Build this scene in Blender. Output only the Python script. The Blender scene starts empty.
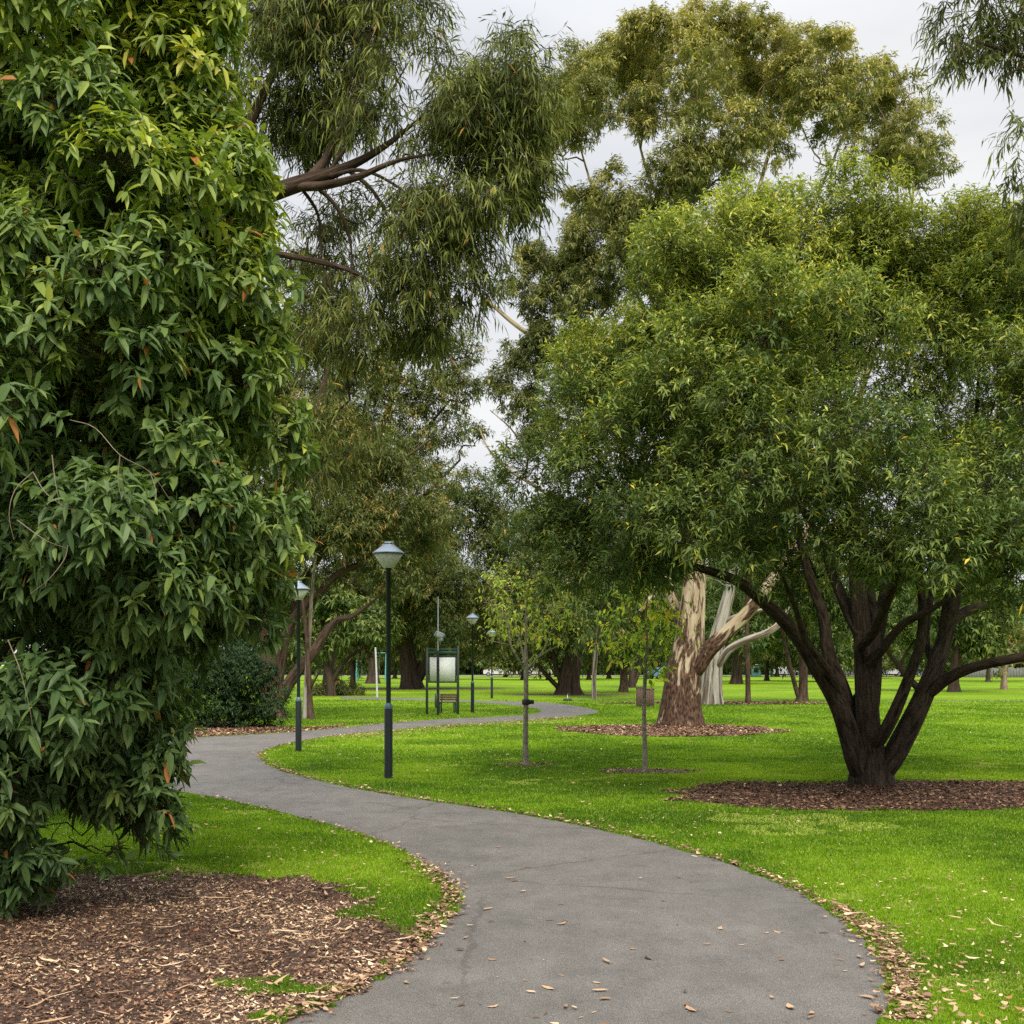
import bpy, math, random
import numpy as np
from mathutils import Vector
from mathutils.geometry import tessellate_polygon

rng = np.random.default_rng(11)
random.seed(5)
sc = bpy.context.scene
COL = sc.collection

# ------------------------------------------------------------------ camera
F, H, HY = 1200.0, 1.75, 665.0
cam = bpy.data.cameras.new("camera")
cam.sensor_width = 36
cam.lens = 36 * F / 1024
cam.shift_y = (HY - 512) / 1024
cam.clip_start = 0.05
cam.clip_end = 4000
co = bpy.data.objects.new("camera", cam)
co.location = (0, 0, H)
co.rotation_euler = (math.radians(90), 0, 0)
COL.objects.link(co)
sc.camera = co

# ------------------------------------------------------------------ sky and sun
SUN_EL, SUN_AZ = math.radians(50), math.radians(168)     # azimuth from +Y clockwise
world = bpy.data.worlds.new("World")
sc.world = world
world.use_nodes = True
nt = world.node_tree
nt.nodes.clear()
N = nt.nodes.new
out = N("ShaderNodeOutputWorld")
sky = N("ShaderNodeTexSky"); sky.sky_type = 'NISHITA'; sky.sun_disc = False
sky.sun_elevation = SUN_EL; sky.sun_rotation = SUN_AZ
bgs = N("ShaderNodeBackground"); bgs.inputs[1].default_value = 0.10
nt.links.new(sky.outputs[0], bgs.inputs[0])
tc = N("ShaderNodeTexCoord")
sep = N("ShaderNodeSeparateXYZ"); nt.links.new(tc.outputs['Generated'], sep.inputs[0])
# overcast luminance climbs from horizon to zenith
mr = N("ShaderNodeMapRange"); mr.inputs[1].default_value = 0.45; mr.inputs[2].default_value = 1.0
mr.inputs[3].default_value = 0.80; mr.inputs[4].default_value = 2.7
nt.links.new(sep.outputs['Z'], mr.inputs[0])
mp = N("ShaderNodeMapping"); mp.inputs['Scale'].default_value = (1.0, 1.0, 3.2)
nt.links.new(tc.outputs['Generated'], mp.inputs[0])
nz = N("ShaderNodeTexNoise"); nz.inputs['Scale'].default_value = 2.6; nz.inputs['Detail'].default_value = 5
nz.inputs['Roughness'].default_value = 0.5
nt.links.new(mp.outputs[0], nz.inputs['Vector'])
cr = N("ShaderNodeValToRGB")
cr.color_ramp.elements[0].position = 0.36; cr.color_ramp.elements[0].color = (0.76, 0.785, 0.83, 1)
cr.color_ramp.elements[1].position = 0.62; cr.color_ramp.elements[1].color = (0.965, 0.965, 0.965, 1)
nt.links.new(nz.outputs['Fac'], cr.inputs[0])
bgc = N("ShaderNodeBackground")
nt.links.new(cr.outputs[0], bgc.inputs[0]); nt.links.new(mr.outputs[0], bgc.inputs[1])
mx = N("ShaderNodeMixShader"); mx.inputs[0].default_value = 0.96
nt.links.new(bgs.outputs[0], mx.inputs[1]); nt.links.new(bgc.outputs[0], mx.inputs[2])
nt.links.new(mx.outputs[0], out.inputs[0])

sl = bpy.data.lights.new("sun", 'SUN')
sl.energy = 2.9; sl.angle = math.radians(22); sl.color = (1.0, 0.92, 0.77)
so = bpy.data.objects.new("sun", sl)
d = Vector((math.sin(SUN_AZ) * math.cos(SUN_EL), math.cos(SUN_AZ) * math.cos(SUN_EL), math.sin(SUN_EL)))
so.rotation_euler = d.to_track_quat('Z', 'Y').to_euler()
so.location = (0, 0, 60)
COL.objects.link(so)

sc.view_settings.view_transform = 'Standard'
sc.view_settings.look = 'None'
sc.view_settings.exposure = 0.32
sc.view_settings.gamma = 1
sc.render.engine = 'CYCLES'
cy = sc.cycles
cy.max_bounces = 8; cy.diffuse_bounces = 5; cy.glossy_bounces = 2; cy.transmission_bounces = 4
cy.transparent_max_bounces = 4
cy.caustics_reflective = False; cy.caustics_refractive = False
cy.use_denoising = False

# ------------------------------------------------------------------ geometry helpers
def Wp(px, py, Y):
    return np.array([(px - 512) / F * Y, Y, H - (py - HY) / F * Y])

def Gp(px, py):
    Y = H * F / (py - HY)
    return np.array([(px - 512) / F * Y, Y])

def norm(v):
    return v / np.maximum(np.linalg.norm(v, axis=-1, keepdims=True), 1e-9)

def catmull(pts, n=6, closed=False):
    pts = np.asarray(pts, float)
    out = []
    m = len(pts)
    rngi = range(m) if closed else range(m - 1)
    for i in rngi:
        if closed:
            p0, p1, p2, p3 = pts[(i - 1) % m], pts[i], pts[(i + 1) % m], pts[(i + 2) % m]
        else:
            p1, p2 = pts[i], pts[i + 1]
            p0 = pts[i - 1] if i > 0 else 2 * p1 - p2
            p3 = pts[i + 2] if i + 2 < m else 2 * p2 - p1
        for k in range(n):
            t = k / n
            out.append(0.5 * (2 * p1 + (p2 - p0) * t + (2 * p0 - 5 * p1 + 4 * p2 - p3) * t * t + (3 * p1 - p0 - 3 * p2 + p3) * t ** 3))
    if not closed:
        out.append(pts[-1])
    return np.array(out)

def inpoly(x, y, poly):
    r = np.zeros(len(x), bool)
    n = len(poly)
    for i in range(n):
        x0, y0 = poly[i]; x1, y1 = poly[(i + 1) % n]
        if y0 == y1: continue
        c = ((y0 > y) != (y1 > y)) & (x < (x1 - x0) * (y - y0) / (y1 - y0) + x0)
        r ^= c
    return r

def vnoise(x, y, s, seed=0):
    g = np.random.default_rng(seed).random((64, 64))
    x = np.asarray(x) / s; y = np.asarray(y) / s
    xi = np.floor(x).astype(int); yi = np.floor(y).astype(int)
    fx = x - xi; fy = y - yi
    fx = fx * fx * (3 - 2 * fx); fy = fy * fy * (3 - 2 * fy)
    a = g[xi % 64, yi % 64]; b = g[(xi + 1) % 64, yi % 64]; c = g[xi % 64, (yi + 1) % 64]; e = g[(xi + 1) % 64, (yi + 1) % 64]
    return (a * (1 - fx) + b * fx) * (1 - fy) + (c * (1 - fx) + e * fx) * fy

class MB:
    """collects vertices and faces, builds ONE mesh object"""
    def __init__(s):
        s.V = []; s.Fc = []; s.n = 0; s.A = []; s.mi = 0; s.MI = []
    def add(s, v, faces, **attr):
        v = np.asarray(v, float).reshape(-1, 3); faces = np.asarray(faces, int)
        s.V.append(v); s.Fc.append(faces + s.n); s.n += len(v)
        s.A.append({k: np.asarray(a, float) for k, a in attr.items()}); s.MI.append(np.full(len(faces), s.mi, np.int32))
    def box(s, c, size, rz=0.0, bev=0.0, rx=0.0, ry=0.0):
        sx, sy, sz = [q / 2 for q in size]
        if bev <= 0:
            v = np.array([[x, y, z] for x in (-sx, sx) for y in (-sy, sy) for z in (-sz, sz)])
            f = [[0, 1, 3, 2], [4, 6, 7, 5], [0, 4, 5, 1], [2, 3, 7, 6], [0, 2, 6, 4], [1, 5, 7, 3]]
            v = rot(v, rx, ry, rz) + np.array(c)
            s.add(v, f); return
        b = min(bev, sx * .9, sy * .9, sz * .9)
        rings = []
        for z, i in ((-sz, b), (-sz + b, 0), (sz - b, 0), (sz, b)):
            x, y = sx - i, sy - i
            k = b * .6 if i == 0 else b * .4
            rings.append([[-x, -y + k, z], [-x + k, -y, z], [x - k, -y, z], [x, -y + k, z], [x, y - k, z], [x - k, y, z], [-x + k, y, z], [-x, y - k, z]])
        v = np.array(rings).reshape(-1, 3)
        q = [[r * 8 + k, r * 8 + (k + 1) % 8, r * 8 + 8 + (k + 1) % 8, r * 8 + 8 + k] for r in range(3) for k in range(8)]
        cap = [[0, 3, 2, 1], [0, 5, 4, 3], [0, 7, 6, 5], [24, 25, 26, 27], [24, 27, 28, 29], [24, 29, 30, 31]]
        v = rot(v, rx, ry, rz) + np.array(c)
        s.add(v, q + cap)
    def lathe(s, prof, seg=24, c=(0, 0, 0)):
        prof = np.asarray(prof, float)
        a = np.linspace(0, 2 * math.pi, seg, endpoint=False)
        v = np.stack([prof[:, 0:1] * np.cos(a), prof[:, 0:1] * np.sin(a), np.repeat(prof[:, 1:2], seg, 1)], -1).reshape(-1, 3) + np.array(c)
        f = [[i * seg + k, i * seg + (k + 1) % seg, (i + 1) * seg + (k + 1) % seg, (i + 1) * seg + k] for i in range(len(prof) - 1) for k in range(seg)]
        s.add(v, f)
    def build(s, name, m, parent=None, smooth=False):
        me = bpy.data.meshes.new(name)
        V = np.concatenate(s.V)
        me.vertices.add(len(V)); me.vertices.foreach_set("co", V.astype(np.float32).ravel())
        lv = np.concatenate([f.ravel() for f in s.Fc]).astype(np.int32)
        sizes = np.concatenate([np.full(len(f), f.shape[1], np.int32) for f in s.Fc])
        me.loops.add(len(lv)); me.loops.foreach_set("vertex_index", lv)
        st = np.concatenate([[0], np.cumsum(sizes)[:-1]]).astype(np.int32)
        me.polygons.add(len(sizes)); me.polygons.foreach_set("loop_start", st)
        try: me.polygons.foreach_set("loop_total", sizes)
        except Exception: pass
        mi = np.concatenate(s.MI)
        ms_ = m if isinstance(m, (list, tuple)) else [m]
        if smooth: me.polygons.foreach_set("use_smooth", np.ones(len(sizes), bool))
        elif len(ms_) > 1: me.polygons.foreach_set("use_smooth", mi == 1)
        if mi.any(): me.polygons.foreach_set("material_index", mi)
        for k in sorted({k for d_ in s.A for k in d_}):
            vec = k == 'bark'
            a = np.concatenate([d_[k] if k in d_ else (np.zeros((len(v_), 3)) if vec else np.zeros(len(f_))) for d_, v_, f_ in zip(s.A, s.V, s.Fc)])
            if vec:
                at = me.attributes.new(k, 'FLOAT_VECTOR', 'POINT'); at.data.foreach_set("vector", a.astype(np.float32).ravel())
            else:
                at = me.attributes.new(k, 'FLOAT', 'FACE'); at.data.foreach_set("value", a.astype(np.float32))
        me.update(calc_edges=True)
        for q in ms_: me.materials.append(q)
        o = bpy.data.objects.new(name, me); COL.objects.link(o)
        if parent is not None: o.parent = parent
        return o

def rot(v, rx, ry, rz):
    for ax, a in ((0, rx), (1, ry), (2, rz)):
        if a:
            c, s_ = math.cos(a), math.sin(a)
            i, j = [(1, 2), (2, 0), (0, 1)][ax]
            w = v.copy(); w[:, i] = v[:, i] * c - v[:, j] * s_; w[:, j] = v[:, i] * s_ + v[:, j] * c; v = w
    return v

def tag(o, label=None, cat=None, group=None, kind=None):
    if label: o['label'] = label
    if cat: o['category'] = cat
    if group: o['group'] = group
    if kind: o['kind'] = kind
    return o

def thing(name, label, cat, loc=(0, 0, 0), rz=0.0, group=None):
    o = bpy.data.objects.new(name, None); COL.objects.link(o)
    o.empty_display_size = 0.2
    o.location = loc; o.rotation_euler = (0, 0, rz)
    return tag(o, label, cat, group)

def copy_thing(o, loc, rz=0.0, label=None, scale=1.0, group=None):
    def cp(a, par):
        c = a.copy(); COL.objects.link(c)
        if par is not None: c.parent = par
        for ch in list(a.children): cp(ch, c)
        return c
    r = cp(o, None); r.location = loc; r.rotation_euler = (0, 0, rz); r.scale = (scale,) * 3
    if label: r['label'] = label
    if group: r['group'] = group
    return r

# ------------------------------------------------------------------ materials
def newmat(name):
    m = bpy.data.materials.new(name); m.use_nodes = True
    t = m.node_tree; b = t.nodes['Principled BSDF']
    return m, t, b

def simple(name, col, rough=0.6, metal=0.0, var=0.12, scale=14.0, bump=0.0):
    m, t, b = newmat(name)
    n = t.nodes.new("ShaderNodeTexNoise"); n.inputs['Scale'].default_value = scale; n.inputs['Detail'].default_value = 5
    c = t.nodes.new("ShaderNodeTexCoord"); t.links.new(c.outputs['Object'], n.inputs['Vector'])
    r = t.nodes.new("ShaderNodeValToRGB")
    r.color_ramp.elements[0].position = 0.3; r.color_ramp.elements[1].position = 0.7
    r.color_ramp.elements[0].color = tuple(q * (1 - var) for q in col) + (1,)
    r.color_ramp.elements[1].color = tuple(min(1, q * (1 + var)) for q in col) + (1,)
    t.links.new(n.outputs['Fac'], r.inputs[0]); t.links.new(r.outputs[0], b.inputs['Base Color'])
    b.inputs['Roughness'].default_value = rough; b.inputs['Metallic'].default_value = metal
    if bump:
        bp = t.nodes.new("ShaderNodeBump"); bp.inputs['Strength'].default_value = bump; bp.inputs['Distance'].default_value = 0.01
        t.links.new(n.outputs['Fac'], bp.inputs['Height']); t.links.new(bp.outputs[0], b.inputs['Normal'])
    return m

def leafmat(name, cols, rough=0.45, trans=0.28, attr='rnd', spec=0.13, tcol=(1.25, 1.35, 0.55)):
    m, t, b = newmat(name)
    a = t.nodes.new("ShaderNodeAttribute"); a.attribute_name = attr
    r = t.nodes.new("ShaderNodeValToRGB")
    cr = r.color_ramp
    while len(cr.elements) < len(cols): cr.elements.new(0.5)
    for e, (p, c) in zip(cr.elements, cols):
        e.position = p; e.color = tuple(c) + (1,)
    t.links.new(a.outputs['Fac'], r.inputs[0]); t.links.new(r.outputs[0], b.inputs['Base Color'])
    b.inputs['Roughness'].default_value = rough
    b.inputs['Specular IOR Level'].default_value = spec
    tr = t.nodes.new("ShaderNodeBsdfTranslucent")
    mu = t.nodes.new("ShaderNodeMix"); mu.data_type = 'RGBA'; mu.blend_type = 'MULTIPLY'; mu.inputs[0].default_value = 1
    t.links.new(r.outputs[0], mu.inputs[6]); mu.inputs[7].default_value = tuple(tcol) + (1,)
    t.links.new(mu.outputs[2], tr.inputs[0])
    ms = t.nodes.new("ShaderNodeMixShader"); ms.inputs[0].default_value = trans
    t.links.new(b.outputs[0], ms.inputs[1]); t.links.new(tr.outputs[0], ms.inputs[2])
    t.links.new(ms.outputs[0], t.nodes['Material Output'].inputs[0])
    return m

def barkmat(name, dark, light, sc_=9.0, stretch=0.16, bump=0.6, dist=0.03, patch=None, rough=0.9, lo=0.35, hi=0.65):
    m, t, b = newmat(name)
    a = t.nodes.new("ShaderNodeAttribute"); a.attribute_name = 'bark'
    mp_ = t.nodes.new("ShaderNodeMapping"); mp_.inputs['Scale'].default_value = (1, 1, stretch)
    t.links.new(a.outputs['Vector'], mp_.inputs[0])
    n = t.nodes.new("ShaderNodeTexNoise"); n.inputs['Scale'].default_value = sc_; n.inputs['Detail'].default_value = 7
    n.inputs['Roughness'].default_value = 0.65; n.inputs['Distortion'].default_value = 0.6
    t.links.new(mp_.outputs[0], n.inputs['Vector'])
    r = t.nodes.new("ShaderNodeValToRGB")
    r.color_ramp.elements[0].position = lo; r.color_ramp.elements[0].color = tuple(dark) + (1,)
    r.color_ramp.elements[1].position = hi; r.color_ramp.elements[1].color = tuple(light) + (1,)
    t.links.new(n.outputs['Fac'], r.inputs[0])
    col = r.outputs[0]
    if patch:
        # loose dark strips of old bark over the smooth pale wood, thicker near the butt of the trunk
        n2 = t.nodes.new("ShaderNodeTexNoise"); n2.inputs['Scale'].default_value = patch['scale']; n2.inputs['Detail'].default_value = 6
        n2.inputs['Roughness'].default_value = 0.6; n2.inputs['Distortion'].default_value = 0.9
        mp2 = t.nodes.new("ShaderNodeMapping"); mp2.inputs['Scale'].default_value = (1, 1, patch['stretch'])
        mp2.inputs['Location'].default_value = (3, 1, 7)
        t.links.new(a.outputs['Vector'], mp2.inputs[0]); t.links.new(mp2.outputs[0], n2.inputs['Vector'])
        sp = t.nodes.new("ShaderNodeSeparateXYZ"); t.links.new(a.outputs['Vector'], sp.inputs[0])
        mh = t.nodes.new("ShaderNodeMapRange"); mh.inputs[1].default_value = 0; mh.inputs[2].default_value = patch['h']
        mh.inputs[3].default_value = patch['a']; mh.inputs[4].default_value = patch['b']
        t.links.new(sp.outputs['Z'], mh.inputs[0])
        ad = t.nodes.new("ShaderNodeMath"); ad.operation = 'ADD'
        t.links.new(n2.outputs['Fac'], ad.inputs[0]); t.links.new(mh.outputs[0], ad.inputs[1])
        rr = t.nodes.new("ShaderNodeMapRange"); rr.inputs[1].default_value = 0.47; rr.inputs[2].default_value = 0.53
        t.links.new(ad.outputs[0], rr.inputs[0])
        mxx = t.nodes.new("ShaderNodeMix"); mxx.data_type = 'RGBA'
        r2 = t.nodes.new("ShaderNodeValToRGB")
        r2.color_ramp.elements[0].position = 0.38; r2.color_ramp.elements[0].color = tuple(patch['dark']) + (1,)
        r2.color_ramp.elements[1].position = 0.64; r2.color_ramp.elements[1].color = tuple(patch['light']) + (1,)
        n3 = t.nodes.new("ShaderNodeTexNoise"); n3.inputs['Scale'].default_value = 22; n3.inputs['Detail'].default_value = 5
        t.links.new(mp2.outputs[0], n3.inputs['Vector']); t.links.new(n3.outputs['Fac'], r2.inputs[0])
        t.links.new(rr.outputs[0], mxx.inputs[0]); t.links.new(col, mxx.inputs[6]); t.links.new(r2.outputs[0], mxx.inputs[7])
        col = mxx.outputs[2]
    t.links.new(col, b.inputs['Base Color'])
    b.inputs['Roughness'].default_value = rough; b.inputs['Specular IOR Level'].default_value = 0.2
    bp = t.nodes.new("ShaderNodeBump"); bp.inputs['Strength'].default_value = bump; bp.inputs['Distance'].default_value = dist
    hsrc = n.outputs['Fac']
    if patch:
        am = t.nodes.new("ShaderNodeMath"); am.operation = 'MULTIPLY_ADD'
        t.links.new(rr.outputs[0], am.inputs[0]); am.inputs[1].default_value = 0.6; t.links.new(n.outputs['Fac'], am.inputs[2])
        hsrc = am.outputs[0]
    t.links.new(hsrc, bp.inputs['Height']); t.links.new(bp.outputs[0], b.inputs['Normal'])
    return m

M = {}
M['bark_dark'] = barkmat('dark furrowed bark', (0.010, 0.007, 0.0045), (0.075, 0.054, 0.038), 20, 0.26, 1.0, 0.05)
M['bark_brown'] = barkmat('brown furrowed bark', (0.026, 0.015, 0.010), (0.135, 0.090, 0.065), 13, 0.2, 1.0, 0.05)
M['bark_fardark'] = barkmat('old dark bark', (0.018, 0.012, 0.009), (0.085, 0.06, 0.042), 6, 0.12, 0.8, 0.05)
M['bark_gum'] = barkmat('gum bark', (0.25, 0.185, 0.11), (0.50, 0.42, 0.29), 5, 0.2, 0.35, 0.02,
                        patch=dict(scale=3.6, stretch=0.34, h=5.0, a=0.14, b=-0.09, dark=(0.018, 0.010, 0.007), light=(0.125, 0.070, 0.042)), rough=0.75)
M['bark_gumgrey'] = barkmat('grey gum bark', (0.22, 0.20, 0.175), (0.46, 0.43, 0.38), 4.5, 0.14, 0.4, 0.02,
                            patch=dict(scale=5.0, stretch=0.08, h=6, a=0.02, b=-0.09, dark=(0.05, 0.035, 0.026), light=(0.20, 0.15, 0.11)), rough=0.8)
M['bark_limb'] = barkmat('weathered limb bark', (0.13, 0.085, 0.06), (0.36, 0.27, 0.21), 8, 0.2, 0.4, 0.015)
M['bark_sap'] = barkmat('sapling bark', (0.12, 0.10, 0.075), (0.34, 0.30, 0.24), 30, 0.5, 0.4, 0.006)
M['bark_twig'] = barkmat('twig bark', (0.06, 0.042, 0.03), (0.20, 0.15, 0.11), 12, 0.3, 0.3, 0.01)
M['bark_pale'] = barkmat('dead twig bark', (0.14, 0.10, 0.075), (0.30, 0.235, 0.18), 20, 0.3, 0.3, 0.005)

M['leaf_broad'] = leafmat('broad glossy leaf', [(0.0, (0.048, 0.093, 0.028)), (0.40, (0.108, 0.172, 0.051)), (0.72, (0.213, 0.277, 0.053)), (0.95, (0.423, 0.464, 0.063)), (0.975, (0.364, 0.146, 0.042)), (1.0, (0.454, 0.189, 0.057))], 0.42, 0.28, spec=0.22)
M['leaf_narrow'] = leafmat('narrow leaf', [(0.0, (0.073, 0.115, 0.036)), (0.5, (0.176, 0.241, 0.066)), (0.85, (0.372, 0.401, 0.081)), (0.975, (0.543, 0.548, 0.118)), (0.99, (1.008, 0.657, 0.051)), (1.0, (0.604, 0.256, 0.100))], 0.4, 0.25)
M['leaf_pend'] = leafmat('hanging gum leaf', [(0.0, (0.047, 0.066, 0.017)), (0.5, (0.121, 0.144, 0.036)), (0.88, (0.233, 0.253, 0.056)), (0.96, (0.309, 0.344, 0.090)), (1.0, (0.465, 0.163, 0.045))], 0.42, 0.2)
M['leaf_gum'] = leafmat('gum leaf', [(0.0, (0.080, 0.100, 0.039)), (0.5, (0.233, 0.245, 0.085)), (0.85, (0.465, 0.409, 0.139)), (0.97, (0.512, 0.442, 0.135)), (1.0, (0.532, 0.240, 0.102))], 0.45, 0.24)
M['leaf_olive'] = leafmat('olive leaf', [(0.0, (0.047, 0.076, 0.024)), (0.5, (0.128, 0.153, 0.045)), (0.85, (0.254, 0.248, 0.065)), (0.96, (0.377, 0.227, 0.074)), (1.0, (0.531, 0.248, 0.090))], 0.5, 0.2)
M['leaf_far'] = leafmat('distant leaf', [(0.0, (0.038, 0.069, 0.021)), (0.5, (0.106, 0.155, 0.039)), (0.9, (0.239, 0.280, 0.067)), (1.0, (0.341, 0.340, 0.104))], 0.5, 0.2)
M['leaf_sap'] = leafmat('fresh sapling leaf', [(0.0, (0.174, 0.263, 0.057)), (0.5, (0.496, 0.608, 0.083)), (0.9, (0.944, 0.932, 0.140)), (1.0, (0.795, 0.324, 0.168))], 0.45, 0.4)
M['leaf_sapdull'] = leafmat('dull sapling leaf', [(0.0, (0.157, 0.220, 0.043)), (0.5, (0.358, 0.441, 0.076)), (0.9, (0.671, 0.721, 0.117)), (1.0, (0.671, 0.372, 0.117))], 0.45, 0.35)
M['leaf_bush'] = leafmat('dark bush leaf', [(0.0, (0.013, 0.032, 0.011)), (0.6, (0.033, 0.069, 0.020)), (1.0, (0.083, 0.138, 0.033))], 0.4, 0.15)
M['grass_blade'] = leafmat('grass blade', [(0.0, (0.070, 0.151, 0.006)), (0.5, (0.166, 0.298, 0.008)), (0.9, (0.282, 0.432, 0.016)), (0.97, (0.362, 0.468, 0.057)), (1.0, (0.422, 0.396, 0.144))], 0.5, 0.35, spec=0.3, tcol=(1.2, 1.3, 0.6))
M['litter'] = leafmat('fallen leaf and bark chip', [(0.0, (0.037, 0.019, 0.013)), (0.35, (0.118, 0.060, 0.037)), (0.62, (0.273, 0.158, 0.094)), (0.85, (0.497, 0.329, 0.196)), (0.97, (0.745, 0.561, 0.368)), (0.985, (0.432, 0.286, 0.120)), (1.0, (0.367, 0.148, 0.070))], 0.75, 0.05, spec=0.25)

# lawn ground
m, t, b = newmat('lawn'); M['lawn'] = m
tcn = t.nodes.new("ShaderNodeTexCoord")
def _noise(scale, detail=4, rough=0.55, mapscale=None):
    n = t.nodes.new("ShaderNodeTexNoise"); n.inputs['Scale'].default_value = scale; n.inputs['Detail'].default_value = detail
    n.inputs['Roughness'].default_value = rough
    if mapscale:
        mp_ = t.nodes.new("ShaderNodeMapping"); mp_.inputs['Scale'].default_value = mapscale
        t.links.new(tcn.outputs['Object'], mp_.inputs[0]); t.links.new(mp_.outputs[0], n.inputs['Vector'])
    else: t.links.new(tcn.outputs['Object'], n.inputs['Vector'])
    return n
def _ramp(src, *el):
    r = t.nodes.new("ShaderNodeValToRGB"); cr = r.color_ramp
    while len(cr.elements) < len(el): cr.elements.new(0.5)
    for e, (p, c) in zip(cr.elements, el): e.position = p; e.color = tuple(c) + (1,)
    t.links.new(src, r.inputs[0]); return r
def _mix(mode, f, a, b_):
    x = t.nodes.new("ShaderNodeMix"); x.data_type = 'RGBA'; x.blend_type = mode
    if isinstance(f, float): x.inputs[0].default_value = f
    else: t.links.new(f, x.inputs[0])
    t.links.new(a, x.inputs[6])
    if isinstance(b_, tuple): x.inputs[7].default_value = b_ + (1,)
    else: t.links.new(b_, x.inputs[7])
    return x.outputs[2]
n1 = _noise(0.16, 5, 0.6); n2 = _noise(7, 6, 0.7); n3 = _noise(45, 3, 0.7); n4 = _noise(0.5, 4, 0.6, (0.5, 1, 1))
base = _ramp(n1.outputs['Fac'], (0.35, (0.115, 0.225, 0.008)), (0.5, (0.165, 0.285, 0.010)), (0.66, (0.225, 0.325, 0.016)))
f2 = _ramp(n2.outputs['Fac'], (0.3, (0.62, 0.66, 0.6)), (0.7, (1.25, 1.2, 1.2)))
c = _mix('MULTIPLY', 1.0, base.outputs[0], f2.outputs[0])
f3 = _ramp(n3.outputs['Fac'], (0.3, (0.6, 0.64, 0.6)), (0.7, (1.3, 1.25, 1.2)))
c = _mix('MULTIPLY', 1.0, c, f3.outputs[0])
dry = _ramp(n4.outputs['Fac'], (0.58, (0, 0, 0)), (0.78, (0.45, 0.45, 0.45)))
c = _mix('MIX', dry.outputs[0], c, (0.22, 0.20, 0.055))
t.links.new(c, b.inputs['Base Color']); b.inputs['Roughness'].default_value = 0.9; b.inputs['Specular IOR Level'].default_value = 0.1
bp = t.nodes.new("ShaderNodeBump"); bp.inputs['Strength'].default_value = 1.0; bp.inputs['Distance'].default_value = 0.04
t.links.new(n3.outputs['Fac'], bp.inputs['Height']); t.links.new(bp.outputs[0], b.inputs['Normal'])

# asphalt path
m, t, b = newmat('asphalt path'); M['path'] = m
tcn = t.nodes.new("ShaderNodeTexCoord")
n1 = _noise(0.7, 5, 0.6); n2 = _noise(140, 3, 0.8); n3 = _noise(4, 6, 0.7, (1, 0.5, 1)); n4 = _noise(38, 4, 0.7)
base = _ramp(n1.outputs['Fac'], (0.32, (0.093, 0.088, 0.081)), (0.7, (0.125, 0.118, 0.110)))
g = _ramp(n2.outputs['Fac'], (0.34, (0.30, 0.30, 0.31)), (0.5, (1, 1, 1)), (0.66, (2.3, 2.2, 2.1)))
c = _mix('MULTIPLY', 1.0, base.outputs[0], g.outputs[0])
s_ = _ramp(n3.outputs['Fac'], (0.30, (0.80, 0.79, 0.77)), (0.6, (1.05, 1.05, 1.05)))
c = _mix('MULTIPLY', 1.0, c, s_.outputs[0])
vo = t.nodes.new("ShaderNodeTexVoronoi"); vo.feature = 'DISTANCE_TO_EDGE'; vo.inputs['Scale'].default_value = 0.42
wv = _noise(1.6, 6, 0.7); wm = t.nodes.new("ShaderNodeMix"); wm.data_type = 'VECTOR'; wm.inputs[0].default_value = 0.28
t.links.new(tcn.outputs['Object'], wm.inputs[4]); t.links.new(wv.outputs['Color'], wm.inputs[5]); t.links.new(wm.outputs[1], vo.inputs['Vector'])
n5 = _noise(0.9, 3, 0.5)
th = t.nodes.new("ShaderNodeMath"); th.operation = 'MULTIPLY_ADD'; th.inputs[1].default_value = 0.030; th.inputs[2].default_value = -0.0125
t.links.new(n5.outputs['Fac'], th.inputs[0])
ck = t.nodes.new("ShaderNodeMath"); ck.operation = 'SUBTRACT'; t.links.new(vo.outputs['Distance'], ck.inputs[0]); t.links.new(th.outputs[0], ck.inputs[1])
kr = _ramp(ck.outputs[0], (0.0, (0.74, 0.73, 0.72)), (0.004, (1, 1, 1)))
c = _mix('MULTIPLY', 1.0, c, kr.outputs[0])
n6 = _noise(1.8, 5, 0.65); st_ = _ramp(n6.outputs['Fac'], (0.30, (0.80, 0.79, 0.78)), (0.48, (1.06, 1.05, 1.04)))
c = _mix('MULTIPLY', 1.0, c, st_.outputs[0])
s2 = _ramp(n4.outputs['Fac'], (0.3, (0.85, 0.85, 0.85)), (0.7, (1.12, 1.12, 1.12)))
c = _mix('MULTIPLY', 1.0, c, s2.outputs[0])
t.links.new(c, b.inputs['Base Color']); b.inputs['Roughness'].default_value = 0.85
bp = t.nodes.new("ShaderNodeBump"); bp.inputs['Strength'].default_value = 0.7; bp.inputs['Distance'].default_value = 0.006
t.links.new(n2.outputs['Fac'], bp.inputs['Height']); t.links.new(bp.outputs[0], b.inputs['Normal'])

# mulch
m, t, b = newmat('mulch soil'); M['mulch'] = m
tcn = t.nodes.new("ShaderNodeTexCoord")
n1 = _noise(30, 5, 0.7, (0.6, 1.4, 1)); n2 = _noise(2.0, 4, 0.6)
base = _ramp(n1.outputs['Fac'], (0.35, (0.035, 0.021, 0.015)), (0.55, (0.115, 0.068, 0.047)), (0.68, (0.24, 0.15, 0.10)))
g = _ramp(n2.outputs['Fac'], (0.3, (0.7, 0.7, 0.7)), (0.7, (1.2, 1.15, 1.1)))
c = _mix('MULTIPLY', 1.0, base.outputs[0], g.outputs[0])
t.links.new(c, b.inputs['Base Color']); b.inputs['Roughness'].default_value = 0.95
bp = t.nodes.new("ShaderNodeBump"); bp.inputs['Strength'].default_value = 1.0; bp.inputs['Distance'].default_value = 0.03
t.links.new(n1.outputs['Fac'], bp.inputs['Height']); t.links.new(bp.outputs[0], b.inputs['Normal'])

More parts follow.
